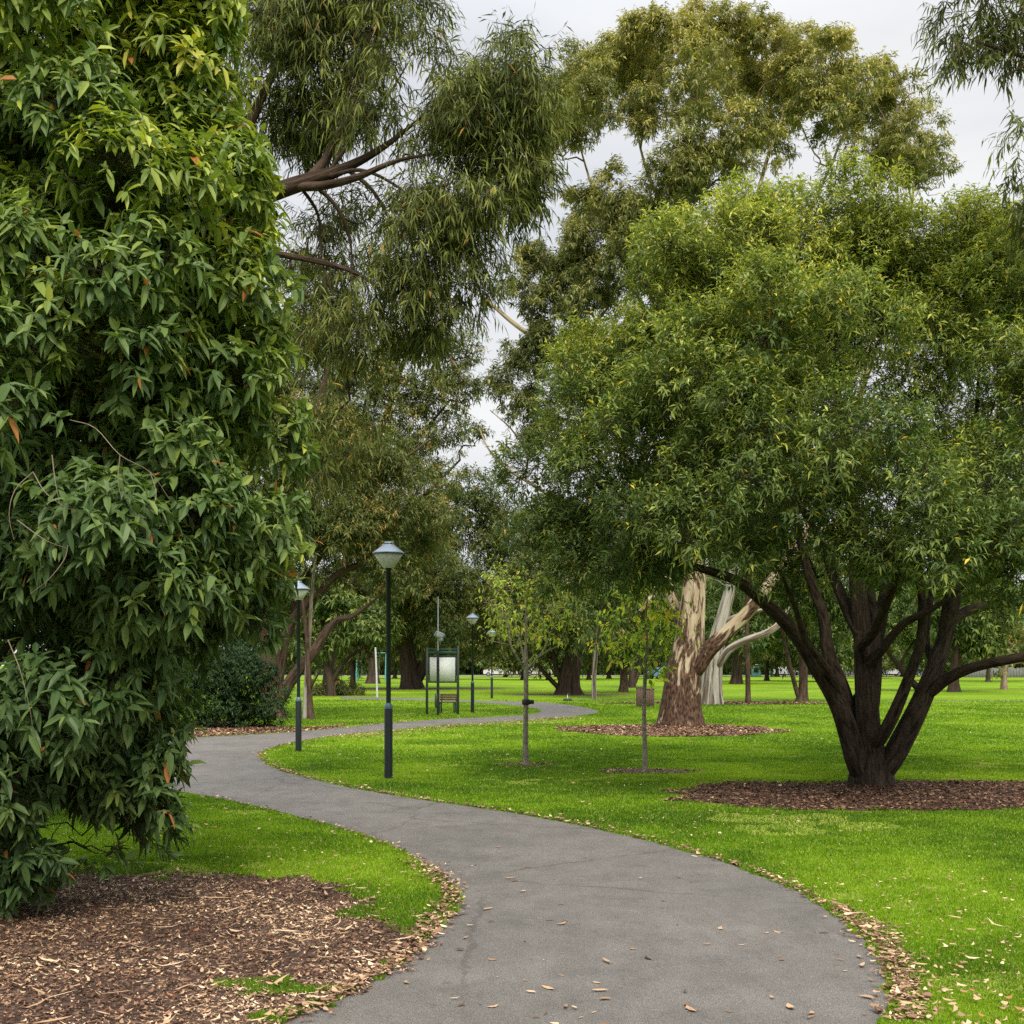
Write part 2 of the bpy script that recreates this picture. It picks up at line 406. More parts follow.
M['green_steel'] = simple('dark green painted steel', (0.002, 0.009, 0.010), 0.55, 0.0, 0.25, 9)
M['collar'] = simple('faded blue green collar', (0.07, 0.13, 0.17), 0.4, 0.0, 0.1, 12)
M['grey_cap'] = simple('grey lamp cap', (0.20, 0.25, 0.31), 0.35, 0.3, 0.12, 8)
M['dark_rim'] = simple('dark rim', (0.03, 0.045, 0.05), 0.4)
M['steel'] = simple('galvanised steel', (0.36, 0.38, 0.40), 0.45, 0.6, 0.12, 10)
M['pale_paint'] = simple('pale weathered paint', (0.50, 0.52, 0.52), 0.6)
M['teal_paint'] = simple('teal painted steel', (0.06, 0.24, 0.24), 0.5)
M['cyan_paint'] = simple('pale blue plastic', (0.24, 0.50, 0.60), 0.5)
M['white_paint'] = simple('white paint', (0.72, 0.73, 0.73), 0.5)
M['board'] = simple('blank pale notice board', (0.80, 0.84, 0.82), 0.7, 0, 0.05, 2)
M['board_green'] = simple('green sign rail', (0.02, 0.085, 0.05), 0.5)
M['post_green'] = simple('olive green steel post', (0.025, 0.045, 0.028), 0.5)
M['bench_wood'] = simple('weathered bench timber', (0.20, 0.125, 0.085), 0.8, 0, 0.3, 20, 0.3)
M['bench_frame'] = simple('grey green bench frame', (0.045, 0.085, 0.075), 0.5)
M['bin_wood'] = simple('weathered brown timber', (0.17, 0.105, 0.08), 0.85, 0, 0.3, 12, 0.3)
M['bin_dark'] = simple('dark bin liner', (0.03, 0.025, 0.022), 0.7)
M['grey_fence'] = simple('grey brush fence', (0.16, 0.16, 0.16), 0.9, 0, 0.35, 6)
M['road'] = simple('car park gravel', (0.17, 0.16, 0.14), 0.9, 0, 0.15, 1)
M['tyre'] = simple('tyre rubber', (0.02, 0.02, 0.02), 0.8)
M['rim'] = simple('wheel rim', (0.45, 0.46, 0.47), 0.35, 0.7)
M['carglass'] = simple('car glass', (0.03, 0.04, 0.05), 0.1)
M['rubber'] = simple('black tree tie', (0.015, 0.015, 0.015), 0.7)
m, t, b = newmat('frosted glass'); M['frost'] = m
b.inputs['Base Color'].default_value = (0.80, 0.82, 0.76, 1); b.inputs['Roughness'].default_value = 0.35
tr = t.nodes.new("ShaderNodeBsdfTranslucent"); tr.inputs[0].default_value = (0.85, 0.88, 0.80, 1)
ms = t.nodes.new("ShaderNodeMixShader"); ms.inputs[0].default_value = 0.55
t.links.new(b.outputs[0], ms.inputs[1]); t.links.new(tr.outputs[0], ms.inputs[2]); t.links.new(ms.outputs[0], t.nodes['Material Output'].inputs[0])

# ------------------------------------------------------------------ ground, path, beds
def flat(poly, z, name, mat, lab=None):
    tri = tessellate_polygon([[Vector((p[0], p[1], 0)) for p in poly]])
    v = np.column_stack([poly, np.full(len(poly), z)])
    f = []
    for a in tri:
        p = [v[i] for i in a]
        cz = (p[1][0] - p[0][0]) * (p[2][1] - p[0][1]) - (p[1][1] - p[0][1]) * (p[2][0] - p[0][0])
        f.append(list(a) if cz > 0 else list(a)[::-1])
    mb = MB(); mb.add(v, f)
    o = mb.build(name, mat); tag(o, kind='structure'); return o

gv = MB(); gv.add([[-1500, -60, 0], [1500, -60, 0], [1500, 2600, 0], [-1500, 2600, 0]], [[0, 1, 2, 3]])
tag(gv.build('ground', M['lawn']), kind='structure')

near_left = [(-3.4, -6), (-2.6, 0), (-1.85, 3.5)]
near_right = [(1.42, 4.4), (0.9, 2.5), (0.1, 0), (-0.6, -6)]
L1 = [(290, 1024), (330, 1005), (400, 968), (440, 928), (457, 902), (451, 885), (420, 862), (370, 838), (300, 818), (230, 801), (165, 790), (100, 783), (0, 776), (-160, 770)]
L2 = [(-160, 742), (0, 741), (140, 739.5), (200, 737.5), (290, 732.5), (340, 728), (400, 722.5), (450, 719), (500, 716.8), (530, 714.6), (541, 711.3), (535, 708.6), (515, 705.6), (475, 702.7), (425, 700.8), (340, 699)]
L3 = [(340, 696.8), (425, 698.6), (475, 700.5), (540, 702.3), (575, 706), (598, 711.5), (590, 714.3), (570, 716.6), (520, 720.6), (450, 725), (400, 729.5), (340, 735.5), (295, 742.5), (266, 750), (259, 756.5), (266, 764), (290, 774), (350, 788), (420, 800), (520, 815), (620, 835), (720, 862), (800, 895), (865, 940), (888, 990), (885, 1024)]
def gl(L): return catmull([Gp(*p) for p in catmull(L, 3)], 2)
e1, e2, e3 = gl(L1), gl(L2), gl(L3)
PATH = np.concatenate([near_left, e1, e2, e3, near_right])
def wob(P, a=0.025, s=0.35, seed=3):
    P = np.array(P); 
    P[:, 0] += (vnoise(P[:, 0] * 3, P[:, 1] * 3, s * 3, seed) - .5) * a * 2
    P[:, 1] += (vnoise(P[:, 1] * 3, P[:, 0] * 3, s * 3, seed + 1) - .5) * a * 2
    return P
PATH = wob(PATH)
flat(PATH, 0.008, 'path', M['path'])
# far thin path on the right and far car park strip
P2 = np.array([(3, 60.5), (12, 58.2), (20, 57.2), (60, 59.5), (60, 60.9), (20, 58.5), (12, 59.4), (3, 61.2)], float)
flat(P2, 0.008, 'footpath', M['road'])
P3 = np.array([(-60, 186), (-10, 184), (120, 184), (120, 204), (-60, 204)], float)
flat(P3, 0.01, 'car_park', M['road'])

# mulch beds
BED_L = np.concatenate([catmull([Gp(*p) for p in [(-200, 874), (0, 874), (180, 876), (335, 881), (372, 899), (384, 925), (418, 944), (404, 964)]], 5),
                        [q for q in e1[::-1] if Gp(404, 966)[1] >= q[1] >= 5.8] , [(-1.2, 5.5), (-1.85, 3.5), (-2.6, 0), (-9, 0)]])
def ell(cx, cy_, rx, ry, n=90, a=0.16, seed=1):
    th = np.linspace(0, 2 * math.pi, n, endpoint=False)
    r = 1 + (vnoise(np.cos(th) * 3 + 9, np.sin(th) * 3 + 9, 0.8, seed) - .5) * 2 * a
    return np.column_stack([cx + rx * r * np.cos(th), cy_ + ry * r * np.sin(th)])
BED_R = ell(5.75, 16.15, 3.75, 1.85, seed=2)
BED_G = ell(4.35, 32.2, 3.1, 3.0, seed=4)
BED_G2 = ell(9.6, 54.5, 5.2, 1.6, seed=5)
BED_S1 = ell(0.25, 20.95, 0.55, 0.35, 30, seed=6)
BED_S2 = ell(2.2, 19.7, 0.85, 0.5, 30, seed=7)
BED_F = np.concatenate([catmull([Gp(*p) for p in [(-160, 742), (0, 740.5), (140, 739), (200, 737), (290, 732), (345, 727)]], 4),
                        catmull([Gp(*p) for p in [(350, 725), (290, 728), (262, 725), (200, 722), (100, 722), (-160, 724)]], 4)])
BED_T = ell(-7.5, 88, 7, 3.0, seed=8)
BED_U = ell(3.2, 70.5, 4.0, 1.8, seed=9)
BEDS = [BED_L, BED_R, BED_G, BED_G2, BED_S1, BED_S2, BED_F, BED_T, BED_U]
for B in BEDS: flat(B, 0.004, 'mulch_bed', M['mulch'])

def tufts_mask(x, y):
    """True where lawn grows"""
    w = 0.10 + 0.018 * y
    xn = x + (vnoise(x, y, 0.22, 21) - .5) * w * 2.2; yn = y + (vnoise(y, x, 0.22, 22) - .5) * w * 2.2
    ok = np.ones(len(x), bool)
    for B in BEDS[:7]: ok &= ~inpoly(xn, yn, B)
    for (px, py, rx, ry) in [(398, 912, .42, .55), (425, 893, .3, .5), (300, 987, .24, .12), (255, 990, .22, .06), (430, 925, .16, .4)]:
        g_ = Gp(px, py); ok |= (((xn - g_[0]) / rx) ** 2 + ((yn - g_[1]) / ry) ** 2) < 1
    p = inpoly(x + (vnoise(x, y, 0.09, 25) - .5) * 0.10, y + (vnoise(x, y, 0.09, 26) - .5) * 0.10, PATH)
    return ok & ~p

# grass blades: density falls and blade size grows with distance
NB = 2400000
u = rng.random(NB)
Y0, Y1 = 5.0, 60.0
Yb = 1 / (1 / Y0 + u * (1 / Y1 - 1 / Y0))                       # density ~ 1/Y^2 per metre of depth
Xb = (rng.random(NB) * 2 - 1) * (0.52 * Yb)
k = tufts_mask(Xb, Yb); Xb, Yb = Xb[k], Yb[k]
nb = len(Xb)
sz = (0.55 + 0.75 * rng.random(nb)) * (0.019 + 0.00045 * Yb) * (0.75 + 0.6 * vnoise(Xb, Yb, 0.35, 31))
wd = (0.0022 + 0.00042 * Yb) * (0.7 + 0.7 * rng.random(nb))
an = rng.random(nb) * 2 * math.pi
le = rng.random(nb) * 0.9; la = rng.random(nb) * 2 * math.pi
v = np.zeros((nb, 3, 3))
v[:, 0] = np.stack([Xb - np.cos(an) * wd, Yb - np.sin(an) * wd, np.full(nb, 0.0)], 1)
v[:, 1] = np.stack([Xb + np.cos(an) * wd, Yb + np.sin(an) * wd, np.full(nb, 0.0)], 1)
v[:, 2] = np.stack([Xb + np.cos(la) * le * sz, Yb + np.sin(la) * le * sz, sz], 1)
rb = np.clip(0.45 + 0.9 * (vnoise(Xb, Yb, 1.7, 33) - .5) + 0.45 * (vnoise(Xb, Yb, 0.3, 34) - .5) + 0.24 * rng.standard_normal(nb), 0, 0.93)
dry = vnoise(Xb, Yb, 1.3, 71) * .6 + vnoise(Xb, Yb, .28, 72) * .4
for (px, py, rx, ry) in [(745, 818, .9, .5), (500, 724, 3.6, .9), (1000, 985, .35, .2), (180, 868, 1.2, .3), (690, 840, .5, .3), (620, 705, 1.6, 1.6)]:
    g_ = Gp(px, py); dry = dry + .32 * np.exp(-(((Xb - g_[0]) / rx) ** 2 + ((Yb - g_[1]) / ry) ** 2))
isdry = (dry > .76) & (rng.random(nb) < .8)
rb = np.where(isdry, .955 + .045 * rng.random(nb), rb); sz = sz * np.where(isdry, .55, 1.0); v[:, 2, 2] = sz
rb = np.where(rng.random(nb) < 0.045, 0.97 + 0.03 * rng.random(nb), rb)
mb = MB(); mb.add(v.reshape(-1, 3), np.arange(nb * 3).reshape(-1, 3), rnd=rb)
tag(mb.build('grass', M['grass_blade']), 'short bright green lawn grass', 'grass', kind='stuff')

# litter: chips and fallen leaves
def chips(x, y, L, Wd, rnd, z=0.012, tilt=0.35, curl=0.25):
    n = len(x)
    a = rng.random(n) * 2 * math.pi
    D = np.stack([np.cos(a), np.sin(a), (rng.random(n) - .5) * tilt], 1); D = norm(D)
    S = norm(np.stack([-np.sin(a), np.cos(a), (rng.random(n) - .5) * tilt * 1.6], 1))
    P = np.stack([x, y, np.full(n, z) + rng.random(n) * z * 1.2 + np.abs(D[:, 2]) * L * .5], 1)
    c_ = (rng.random(n) * curl)[:, None] * L[:, None] * np.array([0, 0, 1.0])
    bow = ((rng.random(n) - .5) * 0.5)[:, None] * L[:, None] * S
    V = np.zeros((n, 6, 3)); h = L[:, None] / 2; w = Wd[:, None] / 2
    V[:, 0] = P - D * h + c_ * .4 + bow; V[:, 1] = P - D * h * .35 - S * w; V[:, 2] = P - D * h * .35 + S * w
    V[:, 3] = P + D * h * .4 - S * w; V[:, 4] = P + D * h * .4 + S * w; V[:, 5] = P + D * h + c_ + bow
    f = np.array([[0, 1, 2], [1, 3, 2], [3, 4, 2], [3, 5, 4]])
    fa = (np.arange(n)[:, None, None] * 6 + f).reshape(-1, 3)
    return V.reshape(-1, 3), fa, np.repeat(rnd, 4)

def sample_poly(poly, n, wn=0.1):
    lo, hi = poly.min(0), poly.max(0)
    x = lo[0] - .2 + rng.random(n) * (hi[0] - lo[0] + .4); y = lo[1] - .2 + rng.random(n) * (hi[1] - lo[1] + .4)
    xn = x + (vnoise(x, y, 0.3, 41) - .5) * wn * 2; yn = y + (vnoise(y, x, 0.3, 42) - .5) * wn * 2
    k = inpoly(xn, yn, poly); return x[k], y[k]

mb = MB()
# left bed (only its part in view plus a margin)
cl = BED_L.copy(); cl = cl[(cl[:, 1] > 5.0)]
cl = np.array([p for p in BED_L if p[1] >= 5.0] + [(-1.3, 5.0), (-6, 5.0), (-7.5, 9.9)])
xx = -7.5 + rng.random(190000) * 7.6; yy = 5.0 + rng.random(190000) * 5.4
xn = xx + (vnoise(xx, yy, 0.22, 21) - .5) * .4; yn = yy + (vnoise(yy, xx, 0.22, 22) - .5) * .4
k = inpoly(xn, yn, BED_L) & (~tufts_mask(xx, yy) | (rng.random(len(xx)) < .25)); xx, yy = xx[k], yy[k]
n = len(xx); L = 0.011 + 0.040 * rng.random(n) ** 2.6
rn = np.clip(0.45 + 0.5 * (vnoise(xx, yy, .7, 50) - .5) + 0.30 * rng.standard_normal(n), 0, 0.965); rn[rng.random(n) < .012] = 1
mb.add(*(lambda a: (a[0], a[1]))(t3 := chips(xx, yy, L, L * (0.16 + .3 * rng.random(n)), rn, 0.01, .6)), rnd=t3[2])
# long pale bark strips and big leaves
n = 520; xx = -7 + rng.random(n) * 7; yy = 5.2 + rng.random(n) ** 1.3 * 4.2; k = inpoly(xx, yy, BED_L); xx, yy = xx[k], yy[k]; n = len(xx)
L = 0.09 + 0.14 * rng.random(n) ** 2
t3 = chips(xx, yy, L, 0.008 + 0.014 * rng.random(n), 0.74 + .22 * rng.random(n), 0.022, .25, .15); mb.add(t3[0], t3[1], rnd=t3[2])
for B, nn, s_, br in ((BED_R, 34000, 1.5, .27), (BED_G, 26000, 2.4, .42), (BED_F, 60000, 2.6, .45), (BED_S1, 900, 1.4, .45), (BED_S2, 1500, 1.4, .45), (BED_G2, 7000, 3.5, .4)):
    x, y = sample_poly(B, nn, .14); n = len(x); L = (0.02 + 0.04 * rng.random(n) ** 2) * s_
    t3 = chips(x, y, L, L * (.2 + .35 * rng.random(n)), np.clip(br + .24 * rng.standard_normal(n), 0, .96), .01, .5); mb.add(t3[0], t3[1], rnd=t3[2])
tag(mb.build('bark_mulch', M['litter']), 'brown bark chips and leaf mulch in the tree beds', 'mulch', kind='stuff')

mb = MB()
def along(edge, n, side, sd, ymin, ymax):
    seg = np.diff(edge, axis=0); l = np.linalg.norm(seg, axis=1)
    mid = (edge[1:] + edge[:-1]) / 2; wgt = l * ((mid[:, 1] > ymin) & (mid[:, 1] < ymax)) / np.maximum(mid[:, 1], 3) ** 0.9
    i = rng.choice(len(seg), n, p=wgt / wgt.sum()); tt = rng.random(n)[:, None]
    P = edge[i] * (1 - tt) + edge[i + 1] * tt; nn = np.stack([seg[i, 1], -seg[i, 0]], 1) / l[i][:, None]
    dens = vnoise(P[:, 0], P[:, 1], .5, 61)
    P = P + nn * (side + sd * rng.standard_normal(n) * (0.5 + dens))[:, None]
    return P[:, 0], P[:, 1]
for ed, nn, side, sd, a0, a1 in ((e1, 1300, -.05, .06, 5.2, 10.6), (e1, 200, -.02, .04, 10.6, 17), (e3, 1150, -.08, .06, 4.4, 8.6), (e3, 900, -.04, .035, 8.6, 20), (e3, 500, -.05, .06, 18, 31), (e2, 700, .12, .12, 26, 37), (e3, 1800, -.75, .40, 29, 40)):
    x, y = along(ed, nn, side, sd, a0, a1); n = len(x); L = 0.018 + 0.04 * rng.random(n) ** 1.8 + .0008 * y
    t3 = chips(x, y, L, L * (.28 + .3 * rng.random(n)), np.clip(.60 + .2 * rng.standard_normal(n), .1, .96), .018, .5); mb.add(t3[0], t3[1], rnd=t3[2])
# scattered on lawn
n = 6500; y = 1 / (1 / 5.2 + rng.random(n) * (1 / 46 - 1 / 5.2)); x = (rng.random(n) * 2 - 1) * .5 * y
k = (vnoise(x, y, 2.2, 63) + .25 * rng.random(n) > .52) & tufts_mask(x, y); x, y = x[k], y[k]; n = len(x)
L = 0.017 + 0.036 * rng.random(n) ** 2.2 + .0008 * y
t3 = chips(x, y, L, L * (.25 + .35 * rng.random(n)), np.clip(.76 + .16 * rng.standard_normal(n), .1, 1), .034, .5); mb.add(t3[0], t3[1], rnd=t3[2])
# scattered on the path: small brown flecks, few bigger leaves
n = 1500; y = 1 / (1 / 5.2 + rng.random(n) * (1 / 30 - 1 / 5.2)); x = (rng.random(n) * 2 - 1) * .5 * y
k = inpoly(x, y, PATH); x, y = x[k], y[k]; n = len(x); L = .012 + .07 * rng.random(n) ** 5
t3 = chips(x, y, L, L * (.15 + .3 * rng.random(n)), np.clip(.55 + .25 * rng.standard_normal(n), .05, .96), .009, .15, .1); mb.add(t3[0], t3[1], rnd=t3[2])
pl = [(440, 930), (562, 926), (607, 964), (600, 993), (640, 880), (523, 893), (487, 911), (790, 1010), (812, 1016), (862, 968), (548, 990), (575, 1011), (465, 940), (720, 930), (510, 880), (690, 1012), (868, 1000), (470, 928)]
x, y = np.array([Gp(*p) for p in pl]).T; n = len(x); L = .06 + .06 * rng.random(n)
t3 = chips(x, y, L, L * (.18 + .15 * rng.random(n)), .72 + .2 * rng.random(n), .01, .1, .1); mb.add(t3[0], t3[1], rnd=t3[2])
# bark strips on the right-hand lawn
n = 34; x = 1.9 + rng.random(n) * 2.2; y = 5.6 + rng.random(n) * 2.6; k = tufts_mask(x, y); x, y = x[k], y[k]; n = len(x)
t3 = chips(x, y, .07 + .12 * rng.random(n) ** 2, .012 + .016 * rng.random(n), .8 + .16 * rng.random(n), .036, .2, .2); mb.add(t3[0], t3[1], rnd=t3[2])
tag(mb.build('fallen_leaves', M['litter']), 'dry tan leaves and bark strips fallen on path edges and lawn', 'leaf litter', kind='stuff')

# ------------------------------------------------------------------ trees
def tube(mb, pts, rad, sides, ridge=0.0, flare=0.0, seed=0, s0=0.0, cap=True):
    pts = np.asarray(pts, float); rad = np.asarray(rad, float); n = len(pts)
    T = norm(np.gradient(pts, axis=0))
    up = np.array([0.0, 1, 0]) if abs(T[0][1]) < .9 else np.array([1.0, 0, 0])
    Nn = np.zeros((n, 3)); x = np.cross(T[0], up); x /= np.linalg.norm(x); Nn[0] = x
    for i in range(1, n):
        x = Nn[i - 1] - T[i] * np.dot(Nn[i - 1], T[i]); Nn[i] = x / max(np.linalg.norm(x), 1e-9)
    Bn = np.cross(T, Nn)
    a = np.linspace(0, 2 * math.pi, sides, endpoint=False)
    s = np.concatenate([[0], np.cumsum(np.linalg.norm(np.diff(pts, axis=0), axis=1))]) + s0
    R = np.repeat(rad[:, None], sides, 1)
    if ridge > 0:
        g = np.random.default_rng(seed)
        for k_ in (3, 5, 8, 13):
            ph = g.random() * 6.28; tw = (g.random() - .5) * 0.8
            R = R * (1 + ridge / (k_ ** .8) * np.sin(k_ * a[None, :] + ph + tw * s[:, None] + 1.2 * np.sin(s[:, None] * (.6 + g.random()) + ph)))
    if flare > 0:
        g = np.random.default_rng(seed + 7); ph = g.random() * 6.28
        w = np.exp(-(s - s0) / (rad[0] * 1.3))[:, None]
        R = R * (1 + flare * w * (0.6 + 0.6 * np.abs(np.sin(2.5 * a[None, :] + ph))))
    V = pts[:, None] + R[..., None] * (np.cos(a)[None, :, None] * Nn[:, None] + np.sin(a)[None, :, None] * Bn[:, None])
    r0 = max(rad[0], .01)
    bk = np.stack([np.repeat((np.cos(a) * r0)[None], n, 0), np.repeat((np.sin(a) * r0)[None], n, 0), np.repeat(s[:, None], sides, 1)], -1)
    i, k_ = np.meshgrid(np.arange(n - 1), np.arange(sides), indexing='ij'); k2 = (k_ + 1) % sides
    f = np.stack([i * sides + k_, i * sides + k2, (i + 1) * sides + k2, (i + 1) * sides + k_], -1).reshape(-1, 4)
    mb.add(V.reshape(-1, 3), f, bark=bk.reshape(-1, 3))

class Skel:
    def __init__(s):
        s.P = []; s.par = []; s.R = []; s.fix = []; s.pl = []; s.chains = []
    def chain(s, pts, start=None, jitter=0.0, step=None):
        """explicit limb: pts of (x,y,z,r); start = (chain, index) hooking into an earlier limb"""
        pts = np.asarray(pts, float)
        q = catmull(pts, 5)
        if jitter: q[1:-1, :3] += rng.standard_normal((len(q) - 2, 3)) * jitter
        ids = []
        prev = -1
        if start is not None:
            P = np.array(s.P); prev = int(np.argmin(np.linalg.norm(P - q[0, :3], axis=1)))
        for i, (x, y, z, r) in enumerate(q):
            s.P.append(np.array([x, y, z])); s.par.append(prev); s.R.append(max(r, .002)); s.fix.append(True)
            s.pl.append(0 if prev < 0 else s.pl[prev] + float(np.linalg.norm(s.P[-1] - s.P[prev])))
            prev = len(s.P) - 1; ids.append(prev)
        s.chains.append(ids); return ids
    def grow(s, A, seg=0.5, bf=0.25, wig=0.12, rise=0.15, tip=0.006, only_from=0):
        A = np.asarray(A); root = s.P[0]
        order = np.argsort(np.linalg.norm(A - root, axis=1))
        leaf = []
        for ai in order:
            a = A[ai]; P = np.array(s.P[only_from:])
            dd = np.linalg.norm(P - a, axis=1); hz = np.maximum(P[:, 2] - a[2], 0)
            cst = dd + bf * np.array(s.pl[only_from:]) + hz * 0.3
            j = int(np.argmin(cst)) + only_from
            p0 = s.P[j]; dist = float(np.linalg.norm(a - p0))
            if dist < 0.03: leaf.append(j); continue
            n = max(2, int(dist / seg))
            if s.par[j] >= 0: tg = s.P[j] - s.P[s.par[j]]; tg = tg / max(np.linalg.norm(tg), 1e-6)
            else: tg = np.array([0, 0, 1.0])
            c1 = p0 + tg * dist * .3 + np.array([0, 0, rise * dist * .5]); 
            prev = j
            ids = [j]
            for k in range(1, n + 1):
                t = k / n
                q = (1 - t) ** 2 * p0 + 2 * t * (1 - t) * ((c1 + (p0 + a) / 2) / 2 + np.array([0, 0, rise * dist * .2])) + t * t * a
                if k < n: q = q + rng.standard_normal(3) * wig * dist / n
                s.P.append(q); s.par.append(prev); s.R.append(0); s.fix.append(False)
                s.pl.append(s.pl[prev] + float(np.linalg.norm(q - s.P[prev]))); prev = len(s.P) - 1; ids.append(prev)
            s.chains.append(ids)
        # pipe-model radii on grown nodes
        n = len(s.P); cnt = np.zeros(n); kids = np.zeros(n, int)
        for i in range(n):
            if s.par[i] >= 0: kids[s.par[i]] += 1
        for i in range(n - 1, -1, -1):
            if kids[i] == 0: cnt[i] = max(cnt[i], 1)
            if s.par[i] >= 0: cnt[s.par[i]] += cnt[i]
        for i in range(n):
            if not s.fix[i]:
                r = tip * cnt[i] ** 0.5; p = s.par[i]
                s.R[i] = min(r, s.R[p] * 0.85 if s.fix[p] else s.R[p])
    def mesh(s, mb, ridge=0.0, flare=0.0, big=24, rmin=0.0, fixed=None):
        for ci, ids in enumerate(s.chains):
            fx = s.fix[ids[-1]]
            if fixed is not None and fx != fixed: continue
            pts = [s.P[i] for i in ids]; r = [s.R[i] for i in ids]
            if not fx: r[0] = min(r[0], r[1] * 1.15)
            else:
                p = s.par[ids[0]]
                if p >= 0:
                    pts = [s.P[p] * .85 + pts[0] * .15] + pts[1:]; r = [r[0] * .75] + [q * (1 - .2 * math.exp(-k / 2.)) for k, q in enumerate(r[1:])]
            r = np.array(r)
            if r.max() < rmin: continue
            if not fx: r[-1] *= .5
            rm = r.max(); sides = big if rm > .12 else 12 if rm > .05 else 7 if rm > .02 else 4 if rm > .008 else 3
            tube(mb, pts, r, sides, ridge if rm > .06 else 0, flare if (ci == 0) else 0, seed=ci * 13 + 5)

def crown_sub(blobs, sub, rfrac=(.30, .5), up=0.0, shell=0.78, fill=0.25):
    """blobs (centre xyz, r) -> sub-clumps (centre, radius, outward)"""
    C, R, O, T = [], [], [], []
    for (c, r) in blobs:
        n = max(5, int(sub * 1.0))
        d = norm(rng.standard_normal((n, 3))); d[:, 2] += up; d = norm(d)
        rr = np.where(rng.random(n) < fill, rng.random(n) * .6, shell * (0.85 + .25 * rng.random(n)))
        C.append(np.array(c) + d * (rr * r)[:, None]); R.append(r * (rfrac[0] + (rfrac[1] - rfrac[0]) * rng.random(n))); O.append(d); T.append(rng.standard_normal(n))
    return np.concatenate(C), np.concatenate(R), np.concatenate(O), np.concatenate(T)

LEAF4 = (np.array([[0, 0, 0], [.45, -.5, .06], [.45, .5, .06], [1, 0, 0]]), np.array([[0, 1, 3], [0, 3, 2]]))
LEAF5 = (np.array([[0, 0, 0], [.45, -.5, .10], [.42, 0, 0], [.45, .5, .10], [1, 0, 0]]), np.array([[0, 1, 2], [0, 2, 3], [1, 4, 2], [2, 4, 3]]))
LEAF8 = (np.array([[0, 0, 0], [.25, -.43, .08], [.25, 0, 0], [.25, .43, .08], [.66, -.38, .08], [.66, 0, 0], [.66, .38, .08], [1, 0, 0]]),
         np.array([[0, 1, 2], [0, 2, 3], [1, 4, 5], [1, 5, 2], [2, 5, 6], [2, 6, 3], [4, 7, 5], [5, 7, 6]]))

def leaves(mb, P, D, Nn, L, Wd, bend, rnd, tmpl=LEAF4):
    tv, tf = tmpl; n = len(P)
    D = norm(D); S = norm(np.cross(D, Nn)); Nn = np.cross(S, D)
    u = tv[:, 0][None, :, None]; w = tv[:, 1][None, :, None]; h = tv[:, 2][None, :, None]
    V = P[:, None] + D[:, None] * u * L[:, None, None] + S[:, None] * w * Wd[:, None, None] + Nn[:, None] * h * Wd[:, None, None] * 2
    V = V + np.array([0, 0, -1.0]) * (u ** 2) * (bend * L)[:, None, None]
    f = (np.arange(n)[:, None, None] * len(tv) + tf).reshape(-1, 3)
    mb.add(V.reshape(-1, 3), f, rnd=np.repeat(rnd, len(tf)))

def prisms(mb, A, B, r):
    """thin three-sided twigs from A to B"""
    n = len(A); D = norm(B - A); S = norm(np.cross(D, np.array([.3, .2, 1.0]))); T = np.cross(D, S)
    V = np.zeros((n, 6, 3))
    for k in range(3):
        o = math.cos(k * 2.094) * S + math.sin(k * 2.094) * T
        V[:, k] = A + o * r; V[:, 3 + k] = B + o * r * .5
    f = np.array([[0, 1, 4, 3], [1, 2, 5, 4], [2, 0, 3, 5]])
    bk = np.zeros((n, 6, 3)); bk[:, 3:, 2] = .3; bk += rng.random((n, 1, 3))
    mb.add(V.reshape(-1, 3), (np.arange(n)[:, None, None] * 6 + f).reshape(-1, 4), bark=bk.reshape(-1, 3))

